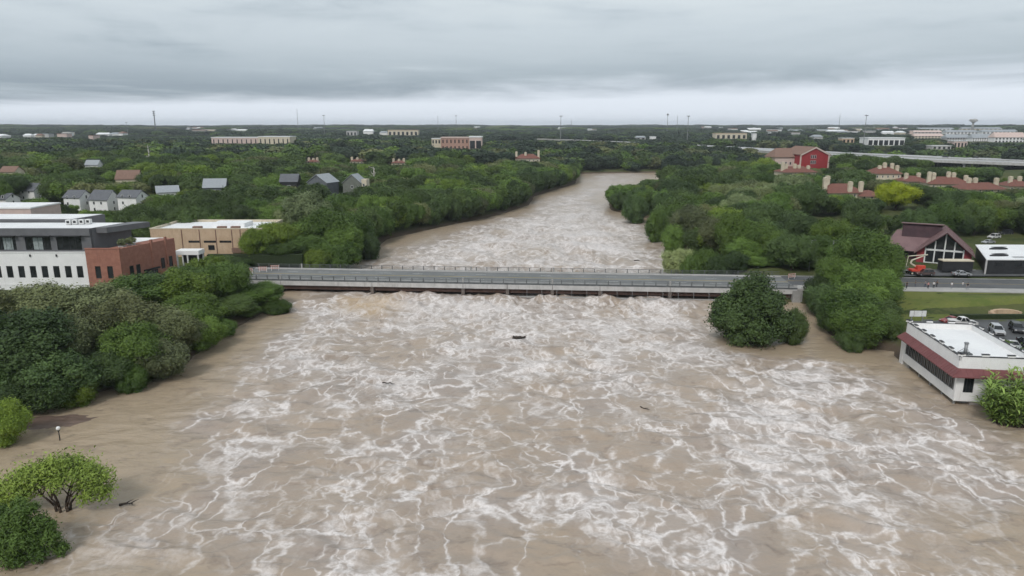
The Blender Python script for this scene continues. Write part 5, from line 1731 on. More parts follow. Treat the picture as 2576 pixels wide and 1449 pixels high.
# ------------------------------------------------------------------ people on the road
def person_mesh(pose):
    ap_ = {'stand': (0.10, 0.0, 0.09), 'walk': (0.10, 0.22, 0.18), 'wide': (0.22, 0.05, 0.2), 'arms': (0.10, 0.05, 0.3)}[pose]
    st_, wk, ar = ap_
    J = [((0, 0, 0.95), .135), ((0, 0, 1.15), .13), ((0, 0, 1.38), .15), ((0, 0, 1.50), .06), ((0, -.01, 1.60), .09), ((0, -.01, 1.70), .09),
         ((-.10, 0, .90), .10), ((-st_, -wk * .5, .50), .065), ((-st_, -wk, .09), .045), ((-st_, -wk - .16, .04), .04),
         ((.10, 0, .90), .10), ((st_, wk * .3, .50), .065), ((st_, wk, .09), .045), ((st_, wk - .16, .04), .04),
         ((-.20, 0, 1.42), .062), ((-.22 - ar * .3, .02, 1.16), .048), ((-.22 - ar * .4, -.10, .93), .036), ((-.22 - ar * .4, -.14, .84), .032),
         ((.20, 0, 1.42), .062), ((.22 + ar * .3, .02, 1.16), .048), ((.22 + ar * .4, -.10, .93), .036), ((.22 + ar * .4, -.14, .84), .032)]
    if pose == 'arms':
        J[16] = ((-.20, -.28, 1.25), .036); J[17] = ((-.10, -.33, 1.38), .032)
        J[20] = ((.20, -.28, 1.25), .036); J[21] = ((.10, -.33, 1.38), .032)
    E = [(0, 1), (1, 2), (2, 3), (3, 4), (4, 5), (0, 6), (6, 7), (7, 8), (8, 9), (0, 10), (10, 11), (11, 12), (12, 13), (2, 14), (14, 15), (15, 16), (16, 17), (2, 18), (18, 19), (19, 20), (20, 21)]
    me = bpy.data.meshes.new('body_skeleton')
    me.from_pydata([j[0] for j in J], E, [])
    ob = bpy.data.objects.new('body_skeleton', me)
    COL.objects.link(ob)
    sk = ob.modifiers.new('skin', 'SKIN')
    for i_, sv in enumerate(me.skin_vertices[0].data):
        sv.radius = (J[i_][1], J[i_][1])
        sv.use_root = (i_ == 0)
    ob.modifiers.new('sub', 'SUBSURF').levels = 1
    dg = bpy.context.evaluated_depsgraph_get()
    out = bpy.data.meshes.new_from_object(ob.evaluated_get(dg))
    out.name = 'person_body'
    bpy.data.objects.remove(ob)
    out.materials.clear()
    for k_ in ('skin', 'cl_grey', 'cl_blue', 'rubber'):
        out.materials.append(M[k_])
    for p_ in out.polygons:
        c = p_.center
        arm_ = abs(c.x) > 0.19 and c.z < 1.25 or (pose == 'arms' and c.y < -0.16 and c.z > 0.9)
        p_.material_index = 3 if c.z < 0.1 else (2 if c.z < 0.97 and not (abs(c.x) > 0.19 and c.z > 0.78) else (0 if (c.z > 1.47 or arm_) else 1))
        p_.use_smooth = True
    return out


PM = {k_: person_mesh(k_) for k_ in ('stand', 'walk', 'wide', 'arms')}
_h = MB()
_h.sph((0, 0.015, 1.70), 0.112, 10, 6, 1.0)
HAIR = _h.mesh('hair', 'hair', True)
PG = 'people watching from the road'
for (u, v, pose, top, leg, rz, lb) in [(2280, 726, 'stand', 'cl_black', 'cl_black', 0.2, 'person in black standing nearest the trees on the road'), (2302, 721, 'stand', 'cl_black', 'cl_blue', 1.0, 'person in dark clothes second from the trees'),
                                       (2327, 722, 'walk', 'cl_grey', 'cl_blue', -1.2, 'person in grey walking, third from the trees'), (2334, 726, 'stand', 'cl_pink', 'cl_black', 0.3, 'person in pink top standing in front of the brown car'),
                                       (2348, 725, 'stand', 'cl_white', 'cl_black', -0.4, 'person in white top and dark trousers beside someone in black'), (2356, 721, 'arms', 'cl_black', 'cl_black', 0.4, 'person in black with raised hands beside someone in white'),
                                       (2393, 726, 'stand', 'cl_white', 'cl_grey', 0.0, 'person in white top standing alone between two groups'), (2421, 724, 'arms', 'cl_white', 'cl_grey', 0.3, 'person in white top left of the one with legs apart'),
                                       (2433, 728, 'wide', 'cl_black', 'cl_grey', -0.2, 'person in black top standing with legs apart on the pavement'), (2258, 722, 'stand', 'cl_pink', 'cl_blue', 0.4, 'person in pink top at the edge of the trees')]:
    x_, y_ = G(u, v, ROADZ + 0.1)
    loc_y = (y_ - near_edge(x_)) * BCOS
    z_ = ROADZ + 0.13 if loc_y < 3.7 else ROADZ
    t = thing('person', lb, 'person', (x_, y_, z_), rz, PG)
    b_ = put('body', PM[pose], t)
    for i_, mm in ((1, top), (2, leg)):
        b_.material_slots[i_].link = 'OBJECT'
        b_.material_slots[i_].material = M[mm]
    put('hair', HAIR, t)

# ------------------------------------------------------------------ lamps, debris and odd plants
x_, y_ = G(151, 1108)
t = thing('globe_lamp', 'white globe lamp on a black post rising from the flood at lower left', 'lamp', (x_, y_, -1.0))
m_ = MB(); m_.cyl((0, 0, 0), (0, 0, 2.55), 0.09, 0.07, 8).cyl((0, 0, 2.5), (0, 0, 2.65), 0.16, 0.16, 10)
m_.build('post', 'black', t, True)
m_ = MB(); m_.sph((0, 0, 2.92), 0.30, 12, 8)
m_.build('globe', 'lamp_glass', t, True)
for u, lb in ((2034, 'tall grey street lamp at the right bridge end, left of the pair'), (2089, 'tall grey street lamp at the right bridge end, right of the pair')):
    p_ = PY(u, 690, 194.5)
    t = thing('street_lamp', lb, 'street lamp', (p_.x, 194.5, ROADZ - 0.1), 0, 'street lamps at the right bridge end')
    m_ = MB(); m_.cyl((0, 0, 0), (0, 0, 9.2), 0.11, 0.07, 8)
    m_.build('pole', 'steel', t, True)
    m_ = MB(); m_.cyl((0, 0, 9.1), (0, -1.8, 9.6), 0.05, 0.04, 6)
    m_.build('arm', 'steel', t)
    B(-0.14, 0.14, -2.4, -1.75, 9.52, 9.66).build('lamp_head', 'steel_d', t)


def floating_log(label, u, v, ln, rz, r_=0.22, stubs=2):
    x_, y_ = G(u, v, 0.3)
    t_ = thing('floating_log', label, 'log', (x_, y_, 0.18 if stubs < 3 else 0.3), rz, 'driftwood in the flood')
    g = random.Random(int(u))
    m_ = MB()
    pts = [Vector((-ln / 2 + ln * k_ / 5, g.uniform(-.12, .12), g.uniform(-.1, .14))) for k_ in range(6)]
    m_.tube(pts, [r_ * (1.15 - 0.15 * k_) for k_ in range(6)], 8)
    m_.build('trunk', 'drift', t_, True)
    for k_ in range(stubs):
        b_ = pts[2 + k_]
        q = MB(); q.tube([b_, b_ + Vector((0.4, 0.35 * (-1) ** k_, 0.12)), b_ + Vector((0.8, 0.5 * (-1) ** k_, 0.22))], [r_ * .5, r_ * .35, r_ * .1], 6)
        q.build('branch', 'drift', t_)


floating_log('dark lump of driftwood in mid river below the bridge centre', 1306, 849, 2.8, 0.1, 0.42, 3)
floating_log('thin dark branch left of mid river', 978, 963, 2.6, -0.35, 0.12, 1)
floating_log('thin dark stick right of mid river', 1622, 1025, 1.8, -0.9, 0.1, 1)
floating_log('short dark stick drifting right of centre low in the view', 2108, 1110, 1.4, -0.8, 0.12, 1)
floating_log('dark snag in the water above the bridge near the centre', 1362, 617, 2.6, -0.2, 0.3, 2)
floating_log('small snag beside the half drowned pale tree', 1602, 655, 1.8, 0.2, 0.3, 2)
floating_log('jam of dark wood against the left bridge pier', 905, 745, 5.0, 0.15, 0.3, 3)
floating_log('dark log against the bridge beside the second pier', 1010, 746, 4.0, -0.25, 0.28, 3)
floating_log('floating branch beside the many stemmed flooded tree', 318, 1268, 1.6, 0.1, 0.16, 3)

# mud bar breaking the surface at the left
mg = np.linspace(-1, 1, 30)
MX, MY = np.meshgrid(mg, mg)
mr = np.hypot(MX, MY)
c0 = G(118, 1064, 0)
MZ = np.clip(1 - mr ** 2, -1, 1) * 0.55 - 0.12 + fbm(MX * 3, MY * 3, 8, 3) * 0.18
M['mud'] = mat('wet_mud', (0.155, 0.108, 0.085), (0.115, 0.08, 0.062), 0.5, 0.5, 0.4)
tag(put('mud_bar', grid_mesh('mud_bar', c0[0] + MX * 6.6 + MY * 2.2, c0[1] + MY * 3.4, MZ, M['mud'])), kind='structure')

# many stemmed tree in the flood, lower left
def foliage_obj(name, parent, material, scale, loc=(0, 0, 0), **kw):
    V_, F_, T_, cs, rs = crown_np(**kw)
    me = np_mesh(name, V_ * np.array(scale), F_, material)
    a_ = me.attributes.new('tone', 'FLOAT', 'FACE')
    a_.data.foreach_set('value', T_.astype(np.float32))
    return put(name, me, parent, loc), cs * np.array(scale)


x_, y_ = G(160, 1284)
LEAF['sparse'] = leaf_material('sparse_leaves', (0.065, 0.105, 0.018), (0.175, 0.235, 0.045), 0.1)
t = thing('flooded_tree', 'open many stemmed yellow green tree standing in the flood at lower left', 'tree', (x_, y_, -0.6))
LB = [(-5.5, 0, 3.6, 1.35), (-4.0, .5, 4.5, 1.3), (-2.4, -.3, 5.0, 1.35), (-.8, 0, 5.9, 1.3), (.8, .3, 6.2, 1.2), (2.2, -.3, 5.2, 1.05), (3.7, 0, 5.1, 1.25), (5.0, .2, 4.6, 1.1), (4.4, -.5, 3.5, 1.0), (2.7, 0, 3.7, .75),
      (-3.4, -.9, 3.4, 1.05), (-5.9, -.5, 2.4, 1.0), (-1.4, .9, 4.3, 1.1), (0.5, -1.2, 4.7, .9), (-6.9, .2, 3.2, .9), (-2.2, 1.6, 4.9, 1.1), (2.6, 1.5, 5.0, 1.1), (-4.6, 1.6, 3.9, 1.1), (1.2, 1.9, 5.5, 1.0), (-6.2, -.3, 1.5, 1.0), (-4.6, -.8, 1.9, 1.0), (5.3, 0, 3.0, .9), (3.4, -.6, 2.6, .8), (-7.4, .3, 2.2, .9)]
_, cs = foliage_obj('crown', t, LEAF['sparse'], (1, 1, 1), seed=58, nl=19, nleaf=19000, ls=0.14, core=0.01, aspect=3.0, loose=0.42, lobes=LB)
g = random.Random(3)
for k_ in range(6):
    m_ = MB()
    a_ = k_ * 1.05 + 0.4
    b_ = Vector((0.9 * math.cos(a_), 0.5 * math.sin(a_), 0))
    f_ = Vector((2.0 * math.cos(a_), 1.4 * math.sin(a_), 2.9))
    m_.tube([b_ * 0.8, b_ + Vector((0, 0, 1.4)), f_], [0.19, 0.15, 0.10], 7)
    for c in sorted(cs.tolist(), key=lambda c_: (Vector(c_) - f_ * 1.4).length)[:4]:
        m_.tube([f_, f_.lerp(Vector(c), 0.5) + Vector((0, 0, 0.2)), Vector(c)], [0.09, 0.06, 0.025], 5)
    m_.build('stem', 'bark', t, True)
x_, y_ = G(62, 1398)
t = thing('flooded_shrub', 'dense green shrub in the flood at the lower left corner', 'shrub', (x_, y_, -0.4))
LB = [(-2.8, 0, 2.2, .95), (-1.5, .4, 4.3, .95), (.3, -.3, 5.2, .8), (1.8, .2, 4.0, .9), (3.1, 0, 2.4, .8), (.6, -1.2, 2.8, 1.1), (-1.2, -1.1, 2.4, 1.05), (2.2, -.9, 1.2, .8), (-2.8, -.8, .9, .9), (0, -1.5, .9, 1.0), (-3.6, .5, 3.7, .75), (3.8, .3, 1.0, .65), (-.6, 1.2, 5.7, .6), (1.2, .6, 5.6, .55), (-2.4, .8, 5.2, .6), (-.4, 0, 3.6, 1.2), (1.4, -.4, 2.6, 1.0), (-3.9, -.2, 2.0, .7), (2.9, .4, 3.6, .6)]
_, cs = foliage_obj('foliage', t, LEAF['mid'], (1, 1, 1), seed=57, nl=19, nleaf=22000, ls=0.13, core=0.30, aspect=3.0, loose=0.30, lobes=LB)
m_ = MB()
for c in cs.tolist()[:12]:
    m_.tube([Vector((0, 0, -0.5)), Vector(c) * 0.5, Vector(c)], [0.12, 0.07, 0.03], 5)
m_.build('stem', 'bark', t)

# cane thicket beside the restaurant
x_, y_ = G(2560, 1062)
t = thing('cane_thicket', 'tall bright green cane thicket beside the restaurant at the right edge', 'shrub', (x_, y_ + 0.5, -0.5))
M['cane_leaf'] = LEAF['cane'] = leaf_material('cane_leaves', (0.060, 0.11, 0.018), (0.21, 0.29, 0.075), 0.1)
rg = np.random.default_rng(12)
Vc, Fc, Tc = [], [], []
stems = MB()
nb = 0
for k_ in range(150):
    a_ = rg.uniform(0, 2 * np.pi)
    rr_ = math.sqrt(rg.uniform(0, 1))
    base = np.array([3.6 * rr_ * math.cos(a_), 2.6 * rr_ * math.sin(a_), 0.0])
    H_ = rg.uniform(4.0, 10.8) * (1 - 0.38 * rr_)
    lean = np.array([math.cos(a_), math.sin(a_), 0]) * rg.uniform(0.3, 2.0) * (0.4 + rr_) + rg.normal(size=3) * np.array([.4, .4, 0])
    pt = lambda s_: base + lean * s_ ** 1.7 + np.array([0, 0, H_ * (s_ - 0.08 * s_ ** 3)])
    stems.tube([Vector(pt(q)) for q in (0, .4, .8, 1.0)], [0.06, 0.05, 0.03, 0.01], 4)
    tn = rg.uniform(0, 1)
    for j_ in range(34):
        s_ = rg.uniform(0.10, 1.0)
        o_ = pt(s_)
        b_ = rg.uniform(0, 2 * np.pi)
        dr = np.array([math.cos(b_), math.sin(b_), rg.uniform(0.3, 1.5)])
        dr /= np.linalg.norm(dr)
        ln = rg.uniform(0.9, 2.3)
        sd2 = np.cross(dr, [0, 0, 1]); sd2 /= np.linalg.norm(sd2) + 1e-6
        wd_ = rg.uniform(0.09, 0.17)
        tip = o_ + dr * ln + np.array([0, 0, -0.30 * ln])
        mid = o_ + dr * ln * 0.5
        Vc += [o_ - sd2 * wd_ * .3, o_ + sd2 * wd_ * .3, mid + sd2 * wd_, mid - sd2 * wd_, tip + sd2 * .01, tip - sd2 * .01]
        Fc += [(nb, nb + 1, nb + 2, nb + 3), (nb + 3, nb + 2, nb + 4, nb + 5)]
        tt_ = min(1, 0.6 * tn + 0.5 * rg.random())
        Tc += [tt_, tt_]
        nb += 6
me = np_mesh('blades', np.array(Vc), np.array(Fc), LEAF['cane'])
a_ = me.attributes.new('tone', 'FLOAT', 'FACE'); a_.data.foreach_set('value', np.array(Tc, np.float32))
put('blades', me, t)
stems.build('stem', 'bark', t)


# bleached dead trees
def dead_tree(label, u, vt, vb, Yd):
    p0, p1 = PY(u, vb, Yd), PY(u, vt, Yd)
    z0 = hz(p0.x, Yd)
    t_ = thing('dead_tree', label, 'tree', (p0.x, Yd, z0), 0)
    h_ = p1.z - z0
    g_ = random.Random(int(u))
    m_ = MB()
    pts = [Vector((g_.uniform(-.5, .5) * (k_ > 0), 0, h_ * k_ / 6)) for k_ in range(7)]
    m_.tube(pts, [0.55, 0.5, 0.45, 0.4, 0.34, 0.28, 0.12], 7)
    m_.build('trunk', 'bark_pale', t_, True)
    for k_ in range(5):
        b_ = pts[3 + k_ % 3]
        q = MB(); q.tube([b_, b_ + Vector((g_.uniform(-1, 1) * 1.6, g_.uniform(-1, 1), 1.2)), b_ + Vector((g_.uniform(-1, 1) * 3, g_.uniform(-1, 1), 2.6))], [0.25, 0.17, 0.06], 5)
        q.build('limb', 'bark_pale', t_)
    PROT.append((u - 8, u + 8, vt, vt + (vb - vt) * 0.75, Yd))


dead_tree('bleached white dead tree standing among the trees left of centre', 376, 364, 402, 520)
dead_tree('small bleached dead tree above the right house on the bluff', 940, 420, 445, 400)

# ------------------------------------------------------------------ highway
HWY = [(560, 395, 100), (415, 577, 100), (361, 644, 100), (296, 770, 90), (190, 1060, 60), (60, 1320, 45), (-150, 1480, 42), (-620, 1640, 42), (-1500, 1880, 42), (-2600, 2200, 42)]
HZ = [14.2, 14.2, 14.4, 15.2, 18.0, 19.5, 20.0, 21, 22, 23]


def hwy_mesh(i0, i1, thick, zoff=0.0, inner=0.0, outer=None):
    m_ = MB()
    L_, R_ = [], []
    for k_ in range(i0, i1 + 1):
        x, y, w_ = HWY[k_]
        a_ = HWY[max(k_ - 1, 0)]
        b_ = HWY[min(k_ + 1, len(HWY) - 1)]
        d_ = Vector((b_[0] - a_[0], b_[1] - a_[1], 0)).normalized()
        n_ = Vector((d_.y, -d_.x, 0))            # towards the far side
        o1 = inner
        o2 = w_ if outer is None else outer
        z_ = HZ[k_] + zoff
        L_.append(Vector((x, y, z_)) + n_ * o1)
        R_.append(Vector((x, y, z_)) + n_ * o2)
    n = len(L_)
    vs = L_ + R_ + [p - Vector((0, 0, thick)) for p in L_] + [p - Vector((0, 0, thick)) for p in R_]
    fs = []
    for k_ in range(n - 1):
        fs += [(k_, n + k_, n + k_ + 1, k_ + 1), (2 * n + k_, 2 * n + k_ + 1, 3 * n + k_ + 1, 3 * n + k_), (k_, k_ + 1, 2 * n + k_ + 1, 2 * n + k_), (n + k_, 3 * n + k_, 3 * n + k_ + 1, n + k_ + 1)]
    fs += [(0, 2 * n, 3 * n, n), (n - 1, 2 * n - 1, 4 * n - 1, 3 * n - 1)]
    m_.add(vs, fs)
    return m_


vd = thing('highway_viaduct', 'pale concrete highway viaduct on columns at the right', 'viaduct', (0, 0, 0))
hwy_mesh(0, 3, 1.3).build('deck', 'hwy', vd)
hwy_mesh(0, 3, 2.3, 1.0, -0.35, 0.0).build('barrier', 'concrete_l', vd)
hwy_mesh(0, 3, 0.9, 0.902, 46.0, 46.6).build('median_barrier', 'concrete', vd)
cm = MB(); cm.cyl((0, 0, -16), (0, 0, -1.2), 1.0, 1.0, 10)
cmm = cm.mesh('column', 'concrete_l')
for k_ in range(3):
    ax, ay, aw_ = HWY[k_]
    bx, by, _q = HWY[k_ + 1]
    d_ = Vector((bx - ax, by - ay, 0))
    n_ = Vector((d_.y, -d_.x, 0)).normalized()
    nspan = max(1, int(d_.length / 45))
    for j_ in range(nspan):
        c = Vector((ax, ay, 14.3)) + d_ * ((j_ + 0.5) / nspan)
        share('column', cmm, vd, [c + n_ * q for q in (3, 15, 27, 39, 60, 80)])
        cb_ = MB(); cb_.obox((c + n_ * 21), n_, 2.0, 40, 11.9, 12.95)
        cb_.build('pier_cap', 'concrete', vd)
hw = hwy_mesh(3, len(HWY) - 1, 1.0)
tag(hw.build('highway', 'hwy'), kind='structure')
tag(hwy_mesh(3, len(HWY) - 1, 2.6, 1.6, -0.6, -0.05).build('highway_wall', 'concrete'), 'pale concrete wall along the near edge of the far highway', 'wall')
emb = hwy_mesh(3, len(HWY) - 1, 14, -0.8, -6, None)
M['embank'] = mat('embankment_grass', (0.16, 0.16, 0.085), (0.11, 0.12, 0.06), 0.05, 0.95)
tag(emb.build('embankment', 'embank'), kind='structure')
PROT += [(0, 530, 340, 346, 1640, 1), (1215, 1560, 344, 354, 1250, 1), (1560, 1760, 348, 357, 1100, 1), (2225, 2576, 385, 420, 600), (2535, 2576, 412, 446, 575), (1760, 2225, 352, 362, 900, 1)]
# vehicles on it
for (u, v, kind, paint, lb) in ((2378, 392, 'sedan', 'car_dark', 'dark car on the highway viaduct, left of two'), (2454, 393.5, 'sedan', 'car_dark', 'dark car on the highway viaduct, right of two')):
    x_, y_ = G(u, v + 4.5, 14.25)
    c_ = car(kind, paint, lb, x_, y_, 14.3, math.atan2(-67, 54), 'cars on the viaduct')
    c_.scale = (1.25, 1.25, 1.25)
x_, y_ = G(2562, 398, 14.2)
t = thing('truck', 'white box truck on the viaduct at the right edge', 'truck', (x_, y_, 14.22), math.atan2(-67, 54))
B(-4.5, 6.5, -1.3, 1.3, 1.1, 4.1).build('cargo_box', 'car_white', t)
B(-6.8, -4.6, -1.2, 1.2, 0.7, 3.2).build('cab', 'car_white', t)
B(-6.84, -6.802, -1.0, 1.0, 1.9, 2.9).build('windscreen', 'glass', t)
share('wheel', wme_, t, [(xx, s_ * 1.15, 0.45) for xx in (-5.6, 3.6, 5.0) for s_ in (-1, 1)])


# ------------------------------------------------------------------ masts
def mast(name, label, u, vt, vb, Yd, r_, head=None, group='tall thin masts on the horizon', cat='mast', mtl='steel'):
    p0, p1 = PY(u, vb, Yd), PY(u, vt, Yd)
    z0 = hz(p0.x, Yd)
    t_ = thing(name, label, cat, (p0.x, Yd, z0), 0, group)
    h_ = p1.z - z0
    m_ = MB(); m_.cyl((0, 0, -1), (0, 0, h_), r_ * 1.2, r_ * 0.7, 8)
    m_.build('pole', mtl, t_)
    if head == 'ring':
        q = MB(); q.cyl((0, 0, h_ - 0.6), (0, 0, h_ + 0.4), r_ * 3.2, r_ * 3.2, 10)
        q.build('lamp_ring', 'steel_d', t_)
        share('lamp', B(-0.5, 0.5, -0.5, 0.5, 0, 0.8).mesh('lamp', 'steel_d'), t_, [(math.cos(k_) * r_ * 4, math.sin(k_) * r_ * 4, h_ - 0.6) for k_ in (0, 1.05, 2.1, 3.14, 4.2, 5.2)])
    if head == 'ball':
        q = MB(); q.sph((0, 0, h_ + 1), 3.4, 10, 6, 0.8)
        q.build('tank', 'steel', t_)
    if head == 'cell':
        for k_ in range(3):
            q = MB(); q.cyl((0, 0, h_ - 2 - 6 * k_), (0, 0, h_ - 6 * k_), r_ * 2.4, r_ * 2.4, 8)
            q.build('antenna_ring', 'steel_d', t_)
    return t_


for (u, vt, vb, Yd, r_, hd_, lb) in [(1410, 292, 360, 1240, 0.5, 'ring', 'high mast lamp right of the brick school, left of the river bend'), (1728, 292, 365, 1150, 0.5, 'ring', 'high mast lamp above the right bank wood'), (2171, 290, 372, 960, 0.45, 'ring', 'high mast lamp behind the red hall'),
                                     (818, 290, 352, 1500, 0.55, 'ring', 'high mast lamp right of the long pale building'), (750, 274, 322, 2300, 0.7, None, 'tallest thin mast left of centre on the horizon'), (1148, 291, 345, 1600, 0.45, 'ring', 'faint high mast just above the brick school'),
                                     (1102, 291, 322, 2400, 0.6, None, 'thin mast left of the brick school on the horizon'), (1678, 289, 330, 2100, 0.7, 'ball', 'mast with a small ball top right of centre'), (1703, 290, 325, 2300, 0.7, None, 'thin mast beside the ball topped one'),
                                     (2110, 287, 322, 2200, 0.7, None, 'thin mast on the horizon left of the tall lamp by the hall'), (1437, 301, 320, 2600, 0.7, None, 'short thin mast right of the river bend'), (322, 308, 345, 1700, 0.4, 'ring', 'short mast at far left above the highway')]:
    mast('mast', lb, u, vt, vb, Yd, r_, hd_)
mast('cell_tower', 'thick dark mobile phone tower on the left horizon', 391, 279, 322, 2200, 1.7, 'cell', None, 'tower', 'steel_d')
p0, p1 = PY(2447, 318, 2300), PY(2447, 299, 2300)
t = thing('water_tower', 'pale bulbous water tower on the right horizon', 'water tower', (p0.x, 2300, hz(p0.x, 2300)))
h_ = p1.z - hz(p0.x, 2300)
m_ = MB(); m_.cyl((0, 0, -1), (0, 0, h_ - 8), 3.5, 3.0, 12)
m_.build('stem', 'concrete', t, True)
m_ = MB(); m_.cyl((0, 0, h_ - 12), (0, 0, h_ - 6), 4, 12, 16).cyl((0, 0, h_ - 6), (0, 0, h_ - 2), 12, 12, 16).cyl((0, 0, h_ - 2), (0, 0, h_), 12, 6, 16)
m_.build('tank', 'concrete_l', t, True)


# ------------------------------------------------------------------ far buildings
FMESH = {}


def farbox(name, label, u0, u1, vt, vb, Yd, wall='cream', roof='white_roof', depth=16, nwin=6, rows=1, gable=False, rz=0.0, group=None, winw=0.5, prot=True):
    a_, b_, c_ = PY(u0, vb, Yd), PY(u1, vb, Yd), PY(u0, vt, Yd)
    w_, h_ = b_.x - a_.x, c_.z - a_.z
    t_ = thing(name, label, 'building', ((a_.x + b_.x) / 2, Yd, a_.z), rz, group)
    hw = h_ * (0.62 if gable else 0.93)
    B(-w_ / 2, w_ / 2, 0, depth, -12, hw).build('wall', wall, t_)
    m_ = MB()
    if gable:
        m_.add([(-w_ / 2 - 1, -1, hw), (w_ / 2 + 1, -1, hw), (w_ / 2 + 1, depth + 1, hw), (-w_ / 2 - 1, depth + 1, hw), (-w_ / 2 + 2, depth / 2, h_), (w_ / 2 - 2, depth / 2, h_)], [(0, 1, 5, 4), (1, 2, 5), (2, 3, 4, 5), (3, 0, 4), (3, 2, 1, 0)])
    else:
        m_.box(-w_ / 2 - 0.5, w_ / 2 + 0.5, -0.5, depth + 0.5, hw, h_)
    m_.build('roof', roof, t_)
    if nwin:
        ww = w_ / nwin * winw
        wh = hw / rows * 0.55
        key = (round(ww, 1), round(wh, 1))
        if key not in FMESH:
            FMESH[key] = B(-ww / 2, ww / 2, -0.12, 0.02, 0, wh).mesh('window', 'glass')
        share('window', FMESH[key], t_, [(-w_ / 2 + w_ * (k_ + 0.5) / nwin, 0, hw * (j_ + 0.22) / rows) for k_ in range(nwin) for j_ in range(rows)])
    if prot:
        PROT.append((u0, u1, vt - 1, vb - 0.2 * (vb - vt), Yd))
    return t_


farbox('long_building', 'long pale pink and cream building left of centre below the horizon', 533, 650, 345, 365, 1010, 'pink', 'white_roof', 25, 10, 1, winw=0.22)
farbox('long_building', 'pale building with white roof joined right of the long pink one', 651, 730, 343, 366, 1000, 'cream', 'white_roof', 30, 7, 1, winw=0.25)
sc = farbox('brick_school', 'pink brick two storey building with dark glazed end above the left wood', 1110, 1180, 345, 380, 900, 'brick_pale', 'pink', 30, 7, 2, winw=0.3)
farbox('school_wing', 'pale end block with dark glazing, right end of the brick building', 1181, 1212, 343, 382, 898, 'pink', 'white_roof', 30, 2, 1, winw=0.8)
farbox('school_wing', 'low pale wing at the left end of the brick building', 1086, 1109, 348, 364, 905, 'cream', 'white_roof', 20, 3, 1)
farbox('far_building', 'white gabled shed on the far slope left of centre', 914, 938, 325, 339, 1700, 'white', 'white_roof', 20, 0, 1, True)
farbox('far_building', 'small pale shed right of the white gabled shed', 955, 974, 330, 340, 1690, 'white', 'shingle_l', 20, 0, 1, True)
farbox('far_building', 'long tan low building on the far slope', 976, 1052, 327, 343, 1660, 'cream', 'tan', 24, 7, 1)
farbox('far_building', 'grey white block left of the white gabled shed', 872, 898, 329, 343, 1640, 'concrete_l', 'shingle_l', 20, 3, 1)
farbox('far_building', 'white flat building with shaded arcade behind the red hall', 2182, 2274, 346, 370, 960, 'white', 'white_roof', 24, 7, 1, winw=0.75)
farbox('far_building', 'tan low building across the highway right of the bend', 1800, 1878, 335, 352, 1400, 'cream', 'tan', 24, 6, 1)
farbox('far_building', 'narrow white tower block across the highway', 1893, 1902, 336, 358, 1300, 'white', 'white_roof', 9, 0, 1)
farbox('far_building', 'small tan building with awning left of the white arcade', 2118, 2148, 347, 362, 1050, 'tan', 'white_roof', 14, 3, 1)
farbox('far_building', 'small pink and white shop beside the viaduct', 2398, 2432, 354, 374, 900, 'pink', 'white_roof', 14, 4, 1)
farbox('far_building', 'low grey white building above the left end of the viaduct', 2345, 2392, 366, 377, 860, 'concrete_l', 'white_roof', 14, 4, 1)
farbox('far_building', 'small white shed beyond the bend, right of the high mast lamp', 1636, 1650, 343, 352, 1350, 'white', 'white_roof', 9, 0, 1)
farbox('far_building', 'pale cottage beyond the bend left of the white tower block', 1600, 1624, 342, 352, 1380, 'concrete_l', 'shingle_l', 12, 2, 1, True)
AP = 'pale apartment blocks on the right horizon'
for k_, (u0, u1, vt, vb, Yd, lb) in enumerate([(2500, 2580, 333, 366, 1250, 'nearest white apartment block at the right edge'), (2445, 2496, 337, 363, 1280, 'white apartment block next to the one at the right edge'), (2380, 2440, 338, 360, 1350, 'grey white apartment block, third from the right edge'),
                                                 (2300, 2374, 336, 353, 1500, 'tan apartment block, fourth from the right edge'), (2470, 2560, 326, 340, 1750, 'apartment block in the second row at the right edge'), (2380, 2460, 327, 340, 1800, 'apartment block in the second row, second from the edge'),
                                                 (2290, 2370, 328, 340, 1850, 'apartment block in the second row, third from the edge'), (2420, 2520, 320, 330, 2300, 'apartment block in the farthest row near the right edge'), (2310, 2400, 321, 330, 2350, 'apartment block in the farthest row, farther left')]):
    farbox('apartment_block', lb, u0, u1, vt, vb, Yd, ['white', 'white', 'concrete_l', 'cream'][k_ % 4], 'shingle_l' if k_ % 3 else 'pink', 18, 9, 3, True, 0.0, AP, 0.5)
# scattered far sheds and houses
_ONE = ['first', 'second', 'third', 'fourth', 'fifth', 'sixth', 'seventh', 'eighth', 'ninth', 'tenth', 'eleventh', 'twelfth', 'thirteenth', 'fourteenth', 'fifteenth', 'sixteenth', 'seventeenth', 'eighteenth', 'nineteenth', 'twentieth']


def ordinal(n):
    return _ONE[n] if n < 20 else ['twenty', 'thirty', 'forty'][(n + 1) // 10 - 2] + ' ' + _ONE[n % 10] if (n + 1) % 10 else ['thirtieth', 'fortieth'][(n + 1) // 10 - 3]


